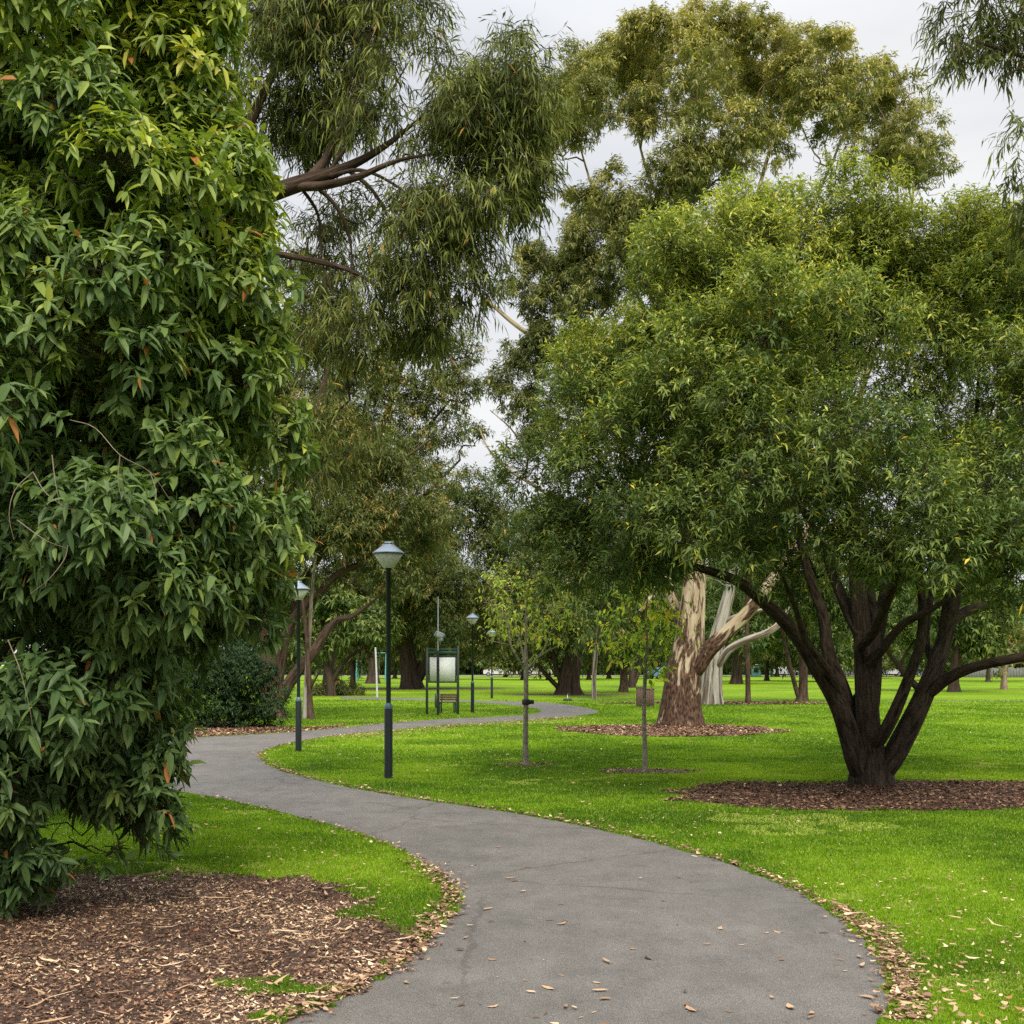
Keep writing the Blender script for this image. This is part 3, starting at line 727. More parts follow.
def foliage(mb, tw, sub, nsp, K, mode, L, Wd, slen, tint=(0.45, 0.16), twig_r=0.0025, ztint=None, tmpl=LEAF4, upfill=-0.35, flat_=0.85, gaps=0.0, gscale=0.8, glow=0.0):
    C, R, O, T = sub
    n = len(C)
    wts = R ** 2; wts = wts / wts.sum()
    i = rng.choice(n, nsp, p=wts)
    d = norm(rng.standard_normal((nsp, 3)) + O[i] * .55 + np.array([0, 0, -upfill * .6]))
    rad = R[i] * (0.45 + 0.6 * rng.random(nsp) ** .6)
    B = C[i] + d * rad[:, None] * np.array([1, 1, flat_])
    if gaps > 0:
        kk = vnoise(B[:, 0] + B[:, 1] * .7, B[:, 2] + B[:, 1] * .3, gscale, 91) > gaps + (glow * np.clip((2.4 - B[:, 2]) / 2, 0, 1) if glow else 0)
        i, d, B = i[kk], d[kk], B[kk]; nsp = len(i)
    if mode == 'up': ax = norm(d * .8 + O[i] * .3 + np.array([0, 0, .55]) + rng.standard_normal((nsp, 3)) * .25)
    elif mode == 'arch': ax = norm(d * .9 + O[i] * .4 + np.array([0, 0, .1]) + rng.standard_normal((nsp, 3)) * .3)
    elif mode == 'puff': ax = norm(d * .8 + np.array([0, 0, .25]) + rng.standard_normal((nsp, 3)) * .35)
    elif mode == 'droop': ax = norm(d * .8 + np.array([0, 0, -.35]) + rng.standard_normal((nsp, 3)) * .4)
    elif mode == 'hang': ax = norm(d * .45 + np.array([0, 0, -.75]) + rng.standard_normal((nsp, 3)) * .3)
    else: ax = norm(d + rng.standard_normal((nsp, 3)) * .5)
    sl = slen * (.6 + .8 * rng.random(nsp))
    if tw is not None:
        k = B + ax * sl[:, None]
        st = B + (C[i] - B) * (0.55 + .2 * rng.random(nsp))[:, None]
        om = tw.mi; tw.mi = 1
        prisms(tw, st, B, twig_r); prisms(tw, B, k, twig_r * .7); tw.mi = om
    tt = (np.arange(K)[None] + rng.random((nsp, K))) / K
    if mode == 'arch': tt = .35 + .65 * tt
    a1 = norm(np.cross(ax, np.array([.21, .35, .9]))); a2 = np.cross(ax, a1)
    ph = np.arange(K)[None] * 2.4 + rng.random((nsp, 1)) * 6.28 + rng.random((nsp, K)) * .8
    radl = np.cos(ph)[..., None] * a1[:, None] + np.sin(ph)[..., None] * a2[:, None]
    P = B[:, None] + ax[:, None] * (tt * sl[:, None])[..., None]
    dn = np.array([0, 0, -1.0])
    if mode == 'up': D = ax[:, None] * .75 + radl * .9 + dn * .10
    elif mode == 'arch': D = ax[:, None] * .45 + radl * 1.0 + dn * .34
    elif mode == 'puff': D = ax[:, None] * .5 + radl * .7 + dn * .35
    elif mode == 'droop': D = ax[:, None] * .45 + radl * .55 + dn * .62
    elif mode == 'hang': D = ax[:, None] * .35 + radl * .45 + dn * .8
    else: D = ax[:, None] * .5 + radl * .9 + dn * .25
    D = norm(D + rng.standard_normal(D.shape) * .28)
    Nv = norm(np.cross(D, radl) * (rng.random((nsp, K, 1)) - .5) * (1.0 if mode != 'hang' else 3) + np.array([0, 0, 1.0]) * (1 if mode != 'hang' else .15) + ax[:, None] * .7 + rng.standard_normal(D.shape) * .3)
    m_, sd = tint
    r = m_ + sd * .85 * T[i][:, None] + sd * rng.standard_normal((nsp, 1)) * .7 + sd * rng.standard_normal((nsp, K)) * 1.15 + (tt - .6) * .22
    if ztint is not None: r = r + ztint(B)[:, None]  # height tint: fresh growth plus the brightness of lit tops, put into leaf colour
    r = np.clip(r, 0, .955); q = rng.random(r.shape); r = np.where(q < .008, .985, r)
    LL = L * (.5 + .8 * rng.random((nsp, K))); WW = Wd * (.75 + .5 * rng.random((nsp, K))) * LL / L
    bd = .12 + .3 * rng.random((nsp, K))
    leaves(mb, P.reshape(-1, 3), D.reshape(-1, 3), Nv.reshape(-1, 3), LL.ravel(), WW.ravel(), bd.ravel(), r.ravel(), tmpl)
    return B

def bl(lst, pxY=None):
    return [(Wp(a[0], a[1], a[2]), a[3] * a[2] / F) for a in lst]

def pc(lst):
    """limb points (px, py, Y, r_px) -> (x,y,z,r)"""
    return [tuple(Wp(a[0], a[1], a[2])) + (a[3] * a[2] / F,) for a in lst]

def shift(o_mb, base):
    for v in o_mb.V: v -= base

def make_tree(name, label, limbs, blobs, base, bark, leafm, leafkw, sub=14, subkw={}, seg=.5, bf=.25, tip=.006, ridge=.05, flare=.5, group=None,
              rise=.15, wig=.12, twigs=False, bark_twig=None, big=24, split=False, extra=None, rmin=0.0, cat='tree', attract=1.0, gfrom=0):
    base = np.array([base[0], base[1], 0.0])
    root = thing(name, label, cat, tuple(base), 0, group)
    sk = Skel()
    for k, l in enumerate(limbs): sk.chain(l, start=None if k == 0 else True, jitter=0.0)
    nfix = len(sk.chains)
    B = bl(blobs) if blobs and len(blobs[0]) == 4 and not isinstance(blobs[0][0], np.ndarray) else blobs
    S = crown_sub(B, sub, **subkw)
    A0 = np.array([b_[0] for b_ in B]); g0 = gfrom if gfrom >= 0 else 0
    C = S[0]; pick = rng.random(len(C)) < attract
    sk.grow(np.concatenate([A0, C[pick]]), seg=seg, bf=bf, tip=tip, rise=rise, wig=wig, only_from=g0)
    lf = MB(); lf.mi = 1
    keep = sk.chains
    if split:
        mb = MB(); sk.chains = keep[:1]; sk.mesh(mb, ridge, flare, big); shift(mb, base); mb.build('trunk', bark, root, True)
        for ch in keep[1:nfix]:
            mb = MB(); sk.chains = [ch]; sk.mesh(mb, ridge, 0, big); shift(mb, base); mb.build('limb', bark, root, True)
        sk.chains = keep[nfix:]; sk.mesh(lf, 0, 0, 8, rmin)
    else:
        mb = MB(); sk.mesh(mb, ridge, flare, big); shift(mb, base); mb.build('trunk', bark, root, True)
    tw = lf if twigs else None
    lf.mi = 0
    foliage(lf, tw, S, tmpl=leafkw.get('tmpl', LEAF4), **{k: v for k, v in leafkw.items() if k != 'tmpl'})
    shift(lf, base); lf.build('crown', [leafm, bark_twig or bark], root)
    return root

# ---- 1. the multi-stemmed tree on the right
YR = 17.5
limbs = [
    pc([(872, 788, YR, 22), (871, 768, YR, 19), (869, 738, YR, 12.5), (866, 690, YR, 11), (863, 640, YR + .1, 9.5), (858, 590, YR + .2, 8.5), (855, 530, YR + .3, 7), (845, 460, YR + .2, 4.5), (838, 390, YR, 2.8), (830, 310, YR, .8)]),
    pc([(860, 776, YR - .1, 13), (850, 738, YR - .15, 10.8), (837, 702, YR - .3, 9.2), (815, 665, YR - .5, 7.6), (792, 630, YR - .7, 6.8), (765, 603, YR - .9, 6.5), (735, 580, YR - 1.1, 5), (690, 565, YR - 1.3, 3.5), (640, 545, YR - 1.5, 2)]),
    pc([(884, 774, YR - .1, 13), (902, 740, YR - .1, 11.5), (918, 708, YR - .1, 10.2), (932, 675, YR - .1, 9), (944, 640, YR, 8), (951, 605, YR, 8.5), (957, 560, YR + .1, 7), (966, 500, YR + .3, 4.4), (975, 430, YR + .4, 2.6), (980, 350, YR + .4, .8)]),
    pc([(928, 695, YR - .15, 7), (945, 680, YR - .35, 6.2), (968, 669, YR - .6, 5.4), (995, 662, YR - .9, 5.2), (1030, 655, YR - 1.1, 4.8), (1080, 640, YR - 1.2, 3.5), (1130, 610, YR - 1.2, 2)]),
    pc([(857, 738, YR + .2, 8), (843, 690, YR + .3, 7.5), (829, 655, YR + .35, 6.5), (823, 615, YR + .4, 5.5), (812, 585, YR + .5, 4.5), (800, 540, YR + .7, 3.5), (790, 470, YR + .9, 2)]),
    pc([(878, 745, YR - .3, 8), (895, 712, YR - .5, 6.5), (910, 675, YR - .6, 5.5), (921, 640, YR - .7, 5), (922, 600, YR - .8, 4.2), (914, 560, YR - .9, 3.5), (905, 500, YR - 1.1, 2.2)]),
    pc([(866, 665, YR, 7), (880, 652, YR - .3, 5), (893, 635, YR - .5, 4.3), (906, 622, YR - .7, 4), (930, 610, YR - .9, 3.2), (960, 590, YR - 1.1, 2)]),
    pc([(862, 640, YR, 8), (848, 610, YR + .4, 6.5), (835, 580, YR + .8, 5), (815, 530, YR + 1.3, 3.5), (770, 460, YR + 1.8, 2)]),
    pc([(862, 700, YR + .3, 8), (872, 660, YR + .6, 7.5), (882, 610, YR + .8, 6.5), (890, 560, YR + 1.1, 4.6), (902, 490, YR + 1.6, 2.6), (905, 430, YR + 1.9, .8)]),
    pc([(948, 625, YR, 6), (965, 612, YR + .3, 5.2), (990, 605, YR + .7, 4.6), (1030, 600, YR + 1.1, 3.5), (1080, 575, YR + 1.5, 2)]),
    pc([(858, 650, YR, 6), (875, 630, YR - .5, 5), (890, 595, YR - 1.1, 4.4), (905, 560, YR - 1.7, 3), (930, 520, YR - 2.4, 2)]),
    pc([(869, 735, YR + .15, 7), (874, 700, YR + .1, 6.4), (876, 660, YR, 6), (874, 620, YR + .2, 5), (868, 570, YR + .3, 3.6), (862, 510, YR + .3, 1.6)]),
    pc([(848, 728, YR, 5.5), (838, 690, YR - .4, 4.6), (826, 668, YR - .7, 4), (806, 640, YR - 1.0, 3.4), (796, 610, YR - 1.3, 2.6), (780, 570, YR - 1.6, 1.4)]),
    pc([(935, 668, YR, 4.5), (926, 640, YR + .5, 4), (930, 600, YR + .9, 3.4), (940, 550, YR + 1.3, 2), (945, 500, YR + 1.5, 1)]),
]
blobs = [
    # rim of the crown
    (595, 400, YR, 62), (572, 472, YR, 59), (560, 537, YR, 50), (606, 556, YR - .8, 47), (628, 344, YR, 60), (662, 292, YR, 66), (715, 250, YR, 60), (775, 232, YR, 58), (830, 232, YR, 52),
    (882, 238, YR, 50), (922, 270, YR, 50), (975, 262, YR, 52), (1030, 255, YR, 52), (1080, 290, YR, 60), (1120, 370, YR, 65), (1135, 460, YR, 60), (1110, 540, YR, 55),
    # front face
    (650, 450, YR - 2.2, 62), (700, 500, YR - 2.8, 55), (640, 520, YR - 2.2, 42), (700, 380, YR - 2.2, 68), (770, 320, YR - 2.2, 68), (850, 300, YR - 1.8, 55), (760, 430, YR - 3.0, 58),
    (800, 500, YR - 2.6, 50), (860, 440, YR - 3.2, 58), (905, 510, YR - 3.4, 52), (960, 540, YR - 3.4, 58), (1010, 480, YR - 2.8, 60), (1000, 390, YR - 1.8, 50), (940, 330, YR - .6, 44), (740, 545, YR - 2.6, 36), (860, 545, YR - 2.9, 33), (915, 565, YR - 3.0, 38), (1020, 560, YR - 2.5, 50), (1070, 430, YR - 2.4, 60),
    # back and middle
    (640, 420, YR + 2.0, 70), (720, 330, YR + 2.5, 72), (740, 460, YR + 2.6, 70), (820, 330, YR + 1.5, 60), (840, 480, YR + 3.2, 60), (930, 460, YR + 3.0, 60), (1010, 330, YR + 2.4, 62), (1060, 480, YR + 2.8, 70),
    (680, 540, YR + 1.6, 45), (790, 560, YR + 2.0, 38), (880, 560, YR + 2.6, 42), (980, 555, YR + 2.2, 50), (910, 405, YR - .3, 36), (790, 258, YR + 1.5, 52), (730, 285, YR + 1.4, 52), (860, 268, YR + 1.4, 46), (905, 290, YR + .2, 44), (670, 340, YR + 1, 50), (1000, 300, YR - .6, 50), (860, 290, YR + .5, 55), (760, 290, YR + .3, 60), (700, 320, YR + .3, 60), (930, 300, YR + 1.5, 46), (970, 320, YR + .8, 46), (1000, 440, YR + .3, 55), (820, 380, YR + 1, 55), (740, 400, YR + .5, 60), (640, 400, YR - .8, 55), (620, 480, YR - .6, 52), (680, 470, YR - .4, 50), (990, 250, YR + 1.4, 50), (950, 480, YR - 1.0, 50), (800, 400, YR - .5, 55), (665, 560, YR - 1.2, 36), (1060, 570, YR + .5, 50),
]
zt = lambda B: np.clip((B[:, 2] - 4.9) * 0.10, -.2, .40)  # yellower upward: young leaves and top light both carried in the colour
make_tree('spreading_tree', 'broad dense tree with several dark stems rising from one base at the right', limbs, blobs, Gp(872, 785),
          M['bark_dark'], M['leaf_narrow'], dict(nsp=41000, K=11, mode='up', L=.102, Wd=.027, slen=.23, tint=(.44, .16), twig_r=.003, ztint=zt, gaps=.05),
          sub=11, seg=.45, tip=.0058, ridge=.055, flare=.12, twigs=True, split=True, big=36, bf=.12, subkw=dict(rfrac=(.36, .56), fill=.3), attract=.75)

# ---- 2. the big-leaved tree filling the left edge
YL = 9.6
limbs = [pc([(-40, 886, YL, 24), (-35, 800, YL, 20), (-20, 680, YL, 16), (0, 540, YL, 13), (20, 380, YL, 10), (40, 200, YL, 7), (60, 20, YL, 4), (70, -120, YL, 2)]),
         pc([(-20, 680, YL, 9), (40, 610, YL - .2, 7), (110, 560, YL - .4, 5), (190, 530, YL - .4, 3)]),
         pc([(0, 540, YL, 9), (60, 430, YL - .1, 7), (130, 340, YL - .2, 5), (210, 290, YL - .2, 3)]),
         pc([(-35, 800, YL, 8), (20, 780, YL - .5, 6), (80, 770, YL - .8, 4), (130, 790, YL - 1, 2)])]
blobs = [(20, -60, 9.4, 140), (130, -20, 9.4, 88), (165, 25, 9.5, 52), (120, 60, 9.3, 75), (188, 112, 9.4, 44), (150, 400, 9.6, 90), (150, 230, 9.6, 88), (70, 240, 9.4, 110), (60, 130, 8.9, 140), (170, 80, 9.3, 52), (180, 190, 9.0, 80), (110, 290, 8.5, 135), (212, 265, 9.2, 70), (236, 300, 9.0, 58), (222, 365, 9.0, 58), (50, 430, 8.2, 140),
         (195, 425, 8.9, 84), (218, 505, 8.9, 74), (222, 556, 8.8, 58), (90, 560, 8.2, 125), (20, 690, 8.2, 110), (125, 620, 8.4, 80), (248, 588, 8.9, 22), (140, 700, 8.5, 32), (98, 740, 8.5, 46),
         (25, 800, 8.4, 62), (95, 812, 8.4, 40), (138, 760, 8.4, 28), (50, 850, 8.4, 26), (140, 815, 8.4, 26),
         (30, 620, 8.6, 110), (-10, 740, 8.4, 80), (70, 785, 8.6, 66), (135, 835, 8.4, 16), (20, 845, 8.5, 46), (80, 700, 8.7, 70), (246, 604, 8.9, 32), (110, 790, 8.6, 42), (150, 735, 8.6, 30), (90, 845, 8.3, 24), (0, 400, 9.2, 110), (0, 300, 10.8, 140), (100, 100, 10.8, 115), (60, 500, 10.6, 140), (170, 350, 10.6, 80), (160, 200, 10.7, 80), (130, 640, 10.2, 80),
         (-130, 200, 9.2, 150), (-130, 420, 9.2, 150), (-120, 640, 9.2, 130), (-100, 0, 9.4, 150), (-140, 780, 9.2, 100)]
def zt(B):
    return np.clip((B[:, 2] - 3.2) * 0.085 + (B[:, 0] + 2.6) * .08, -.24, .33)  # lighter to top and right: new growth, with the light there painted in
def pale_twigs(tw):
    pass
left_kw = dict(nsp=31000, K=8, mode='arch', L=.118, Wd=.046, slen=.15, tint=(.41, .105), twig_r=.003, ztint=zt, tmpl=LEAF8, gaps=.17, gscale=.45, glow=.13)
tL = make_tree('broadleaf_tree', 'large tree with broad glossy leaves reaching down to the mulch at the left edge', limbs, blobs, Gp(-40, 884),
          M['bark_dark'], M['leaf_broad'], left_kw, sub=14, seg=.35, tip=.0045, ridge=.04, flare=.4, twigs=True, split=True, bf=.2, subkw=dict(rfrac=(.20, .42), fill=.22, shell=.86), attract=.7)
# bare pale twigs hanging on the near face of its crown
tw = MB(); b0 = np.array([*Gp(-40, 884), 0])
for lst in ([(70, 420, 7.5), (95, 428, 7.2), (120, 455, 7.1), (150, 472, 7.05), (170, 500, 7.1)], [(33, 472, 7.2), (15, 490, 7.15), (9, 515, 7.1), (14, 540, 7.1)], [(33, 472, 7.2), (45, 492, 7.1), (62, 505, 7.1), (78, 512, 7.15)],
            [(68, 545, 7.1), (64, 560, 7.1), (48, 580, 7.08), (30, 594, 7.1)], [(52, 455, 7.2), (55, 480, 7.15), (60, 505, 7.1)], [(150, 472, 7.05), (156, 492, 7.05), (154, 505, 7.0)], [(17, 520, 7.1), (45, 540, 7.05), (66, 548, 7.1)],
            [(8, 640, 7.3), (20, 670, 7.2), (30, 710, 7.2), (34, 740, 7.3)], [(120, 455, 7.1), (118, 480, 7.1), (122, 500, 7.1)]):
    p = catmull([Wp(*q) for q in lst], 4); tube(tw, p, np.linspace(.0034, .0012, len(p)), 5)
shift(tw, b0); tw.build('dead_twig', M['bark_pale'], tL, True)

# ---- 3. overhanging gum behind it
YG = 14.0
limbs = [pc([(70, 790, YG, 22), (75, 650, YG, 19), (95, 480, YG, 17), (125, 340, YG, 14), (165, 260, YG, 12), (215, 215, YG, 10), (275, 192, YG, 8.5), (310, 180, YG, 7.5), (345, 168, YG, 5), (385, 146, YG - .2, 3.0), (430, 110, YG - .3, .8)]),
         pc([(290, 186, YG, 6), (320, 186, YG - .1, 4.5), (355, 178, YG - .3, 3.5), (400, 160, YG - .4, 2.0), (460, 150, YG - .5, .7)]),
         pc([(305, 182, YG, 6), (325, 160, YG + .2, 4.5), (345, 120, YG + .2, 2.6), (370, 60, YG + .3, .8)]),
         pc([(165, 260, YG, 7), (230, 250, YG + .3, 4), (300, 258, YG + .3, 3), (360, 275, YG + .2, 2.0), (400, 310, YG, .6)]),
         pc([(215, 215, YG, 7), (240, 150, YG + .4, 5), (270, 80, YG + .5, 4), (310, 10, YG + .5, 3), (340, -60, YG + .4, 2)]),
         pc([(345, 168, YG, 3), (372, 190, YG - .1, 2), (392, 225, YG - .1, 1.4), (405, 262, YG - .1, .5)]),
         pc([(310, 182, YG, 3), (335, 205, YG + .1, 2), (350, 240, YG + .2, 1.4), (352, 285, YG + .2, .5)]),
         pc([(325, 178, YG, 3), (360, 170, YG - .2, 2), (395, 185, YG - .3, 1.3), (425, 210, YG - .3, .5)]),
         pc([(300, 186, YG, 2.4), (318, 215, YG + .3, 1.6), (322, 260, YG + .3, 1.0), (335, 300, YG + .3, .5)]),
         pc([(330, 170, YG, 3), (352, 140, YG + .1, 2), (385, 100, YG + .1, 1.4), (410, 60, YG, .5)]),
         pc([(225, 240, YG + .3, 3), (300, 290, YG + .5, 2.4), (340, 340, YG + .6, 1.6), (350, 400, YG + .6, 1)])]
blobs = [(300, 10, YG + .4, 70), (350, 30, YG + .3, 62), (400, 45, YG, 60), (440, 90, YG - .3, 60), (495, 75, YG - .5, 45), (525, 50, YG - .5, 22), (500, 140, YG - .4, 48), (455, 165, YG - .5, 58), (400, 115, YG, 52),
         (290, 90, YG + .8, 60), (250, 20, YG + .8, 65), (330, 100, YG + .6, 45), (485, 215, YG - .3, 46), (430, 240, YG - .4, 50), (400, 290, YG - .2, 44), (455, 285, YG - .2, 34), (370, 350, YG, 40), (345, 400, YG + .2, 38),
         (520, 110, YG - .3, 34), (525, 170, YG - .3, 26), (340, 225, YG + 1.2, 30), (380, 220, YG + .9, 28), (350, 280, YG + 1, 30), (320, 130, YG + 1, 34), (470, 120, YG, 50), (300, 250, YG + 1, 26), (325, 330, YG + .6, 38), (370, -40, YG + .5, 60), (290, 420, YG + 1, 40), (420, 330, YG, 30), (315, 450, YG + .6, 36), (510, 190, YG - .2, 28)]
make_tree('overhanging_gum', 'gum with long drooping leaves leaning out from behind the big leaved left tree', limbs, blobs, Gp(70, 815),
          M['bark_brown'], M['leaf_pend'], dict(nsp=9500, K=9, mode='droop', L=.140, Wd=.0180, slen=.30, tint=(.48, .2), twig_r=.0026, gaps=.28, gscale=.5),
          sub=12, seg=.4, tip=.0045, ridge=.05, flare=.3, twigs=True, split=True, bf=.1, subkw=dict(rfrac=(.22, .42), up=.1), rise=.1, wig=.2, attract=.9)

# gum outside the right edge whose sprays hang into the corner
YK = 15.0
limbs = [pc([(1330, 805, YK, 26), (1320, 600, YK, 20), (1290, 300, YK, 15), (1240, 150, YK, 11), (1160, 90, YK, 7), (1080, 65, YK, 4), (1024, 56, YK, 2.4), (985, 44, YK, 1.4)]),
         pc([(1290, 300, YK, 9), (1200, 240, YK, 6), (1120, 200, YK, 4), (1050, 175, YK, 2)]),
         pc([(1080, 65, YK, 2.5), (1040, 62, YK - .1, 1.6), (1012, 72, YK - .1, 1.0), (1003, 82, YK - .1, .5)])]
blobs = [(980, 12, YK, 38), (962, 42, YK, 22), (1015, 20, YK, 40), (1060, 0, YK, 60), (1035, 160, YK, 34), (1030, 205, YK, 26), (1075, 190, YK, 50), (955, 60, YK, 14), (1120, 120, YK, 60), (1150, 30, YK, 70), (990, -30, YK, 45)]
make_tree('corner_gum', 'gum with drooping sprays hanging into the upper right corner', limbs, blobs, Gp(1330, 805),
          M['bark_brown'], M['leaf_pend'], dict(nsp=1300, K=9, mode='droop', L=.15, Wd=.024, slen=.3, tint=(.40, .16), twig_r=.003, gaps=.1),
          sub=7, seg=.4, tip=.005, flare=.3, twigs=True, split=True, bf=.1, attract=.9)

# ---- 4. tall central gum
YC = 34.6
limbs = [pc([(681, 728, YC, 21), (681, 705, YC, 18.5), (684, 675, YC, 17), (689, 645, YC, 15), (693, 600, YC, 12), (697, 540, YC, 10), (705, 460, YC, 8.5), (715, 380, YC, 7), (722, 300, YC, 4.4), (725, 220, YC, 2.6), (722, 120, YC, .8)]),
         pc([(694, 676, YC - .2, 9), (707, 652, YC - .3, 8.5), (728, 632, YC - .4, 7.2), (748, 612, YC - .5, 6.3), (765, 590, YC - .6, 5.6), (800, 540, YC - .5, 5), (840, 460, YC, 4), (870, 340, YC + .3, 2.2), (880, 160, YC + .5, .6)]),
         pc([(689, 650, YC, 7), (679, 620, YC + .4, 6), (668, 585, YC + .6, 5), (640, 500, YC + .8, 4.5), (605, 400, YC + .6, 3.6), (590, 368, YC + .3, 3.4), (560, 350, YC, 3.1), (535, 338, YC - .2, 2.7), (512, 322, YC - .3, 2.2), (490, 303, YC - .3, 1.7), (468, 288, YC - .3, 1.2), (452, 278, YC - .3, .6)]),
         pc([(705, 460, YC, 4), (670, 380, YC + .5, 3.2), (640, 300, YC + .5, 2.3), (600, 210, YC + .8, 1.5), (575, 130, YC + .8, .6)]),
         pc([(720, 320, YC, 3.4), (690, 250, YC, 2.4), (650, 180, YC, 1.5), (630, 100, YC, .6)]),
         pc([(722, 300, YC, 3.4), (750, 220, YC - .3, 2.2), (770, 150, YC - .3, 1.8), (790, 100, YC - .3, .8)]),
         pc([(715, 370, YC, 3.6), (770, 280, YC + .4, 2.5), (815, 200, YC + .4, 1.6), (850, 120, YC + .4, .6)]),
         pc([(840, 460, YC, 2.6), (885, 320, YC, 1.9), (910, 220, YC, 1.2), (915, 150, YC, .6)]),
         pc([(650, 540, YC + .7, 3.5), (600, 512, YC + .3, 2.4), (560, 500, YC, 2), (525, 480, YC - .2, 1.7), (503, 465, YC - .2, 1.4), (488, 448, YC - .2, 1.0), (478, 425, YC - .2, .6)]),
         pc([(525, 480, YC - .2, 1.4), (527, 455, YC - .2, 1.1), (512, 430, YC - .2, .8), (490, 410, YC - .2, .5)]),
         pc([(660, 575, YC - .4, 4), (650, 600, YC - .8, 3), (640, 612, YC - 1, 2)])]
blobs = [(560, 98, YC + 1, 24), (556, 148, YC, 22), (868, 78, YC, 26), (902, 104, YC - .5, 24), (640, 70, YC + 1, 30), (800, 60, YC + 1, 24), (770, 150, YC + 1, 20), (830, 160, YC + 1, 18), (590, 128, YC + 1, 24), (640, 118, YC - 1, 25), (690, 112, YC + 2, 26), (745, 112, YC, 26), (795, 120, YC + 1.5, 26), (845, 135, YC - .5, 25), (885, 158, YC + .5, 24), (575, 85, YC + 1.5, 32), (615, 62, YC, 36), (660, 50, YC - 1, 36), (705, 48, YC, 36), (750, 56, YC + 1, 36), (795, 68, YC, 36), (840, 80, YC - 1, 36), (880, 98, YC, 32), (912, 128, YC + .5, 28), (932, 158, YC, 20),
         (560, 125, YC, 26), (598, 100, YC - 1.5, 27), (650, 82, YC + 2, 27), (700, 78, YC - 2, 27), (760, 86, YC + 2, 27), (822, 105, YC - 1.5, 27), (868, 128, YC + 1.5, 27), (905, 165, YC - 1, 24), (730, 68, YC + 3, 28), (800, 85, YC + 3, 26),
         (700, 150, YC - 2.5, 36), (745, 145, YC - 2, 30), (665, 185, YC - 2, 36), (705, 195, YC - 1, 36), (625, 205, YC - 1.5, 34), (640, 245, YC - 2, 36), (600, 250, YC - .5, 34), (565, 270, YC, 32), (545, 305, YC - .5, 28),
         (600, 300, YC - 1, 34), (530, 360, YC + .3, 28), (525, 400, YC + .5, 24), (560, 360, YC, 34), (505, 385, YC + .6, 14), (512, 290, YC, 16), (530, 262, YC + .3, 18), (535, 435, YC + .5, 22), (585, 220, YC + 1, 24), (930, 190, YC, 12)]
zt = lambda B: np.clip((B[:, 2] - 14.0) * 0.042, -.16, .26)  # dome leaves coloured lighter with height, painting in the lit top
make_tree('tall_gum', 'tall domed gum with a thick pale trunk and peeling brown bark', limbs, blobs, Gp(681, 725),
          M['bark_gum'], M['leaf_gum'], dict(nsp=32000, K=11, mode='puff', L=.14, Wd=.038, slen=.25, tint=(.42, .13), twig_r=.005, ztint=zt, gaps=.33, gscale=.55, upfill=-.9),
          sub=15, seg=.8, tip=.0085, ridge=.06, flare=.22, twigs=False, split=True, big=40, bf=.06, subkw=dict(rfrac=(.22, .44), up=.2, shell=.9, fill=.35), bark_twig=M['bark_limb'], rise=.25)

# ---- 5. grey gum behind it
Y2 = 53.5
limbs = [pc([(711, 705, Y2, 11), (712, 680, Y2, 9.5), (716, 645, Y2, 8.5), (724, 612, Y2, 6.5), (734, 570, Y2, 5), (745, 500, Y2, 4), (750, 430, Y2, 3)]),
         pc([(716, 668, Y2 - .2, 5), (727, 652, Y2 - .4, 4.2), (738, 644, Y2 - .5, 3.7), (752, 638, Y2 - .6, 3.5), (766, 633, Y2 - .6, 3.3), (777, 626, Y2 - .6, 3.2), (784, 614, Y2 - .6, 2.7), (792, 607, Y2 - .6, 2.2), (803, 601, Y2 - .6, 1.5)]),
         pc([(722, 625, Y2, 5), (735, 617, Y2 - .3, 2.6), (750, 613, Y2 - .5, 2.2), (770, 608, Y2 - .5, 1.4)])]
blobs = [(730, 470, Y2, 50), (780, 500, Y2 + 1, 45), (690, 480, Y2, 45), (820, 540, Y2 + 1, 36), (660, 540, Y2 + 2, 36), (760, 550, Y2 + 2, 36), (700, 420, Y2, 40), (770, 430, Y2, 40)]
make_tree('grey_gum', 'pale grey gum trunk with a crooked bare limb standing right behind the peeling gum', limbs, blobs, Gp(711, 704),
          M['bark_gumgrey'], M['leaf_olive'], dict(nsp=2200, K=10, mode='puff', L=.3, Wd=.08, slen=.6, tint=(.42, .15)), sub=8, seg=1, tip=.012, ridge=.07, flare=.25, split=True, bf=.1)

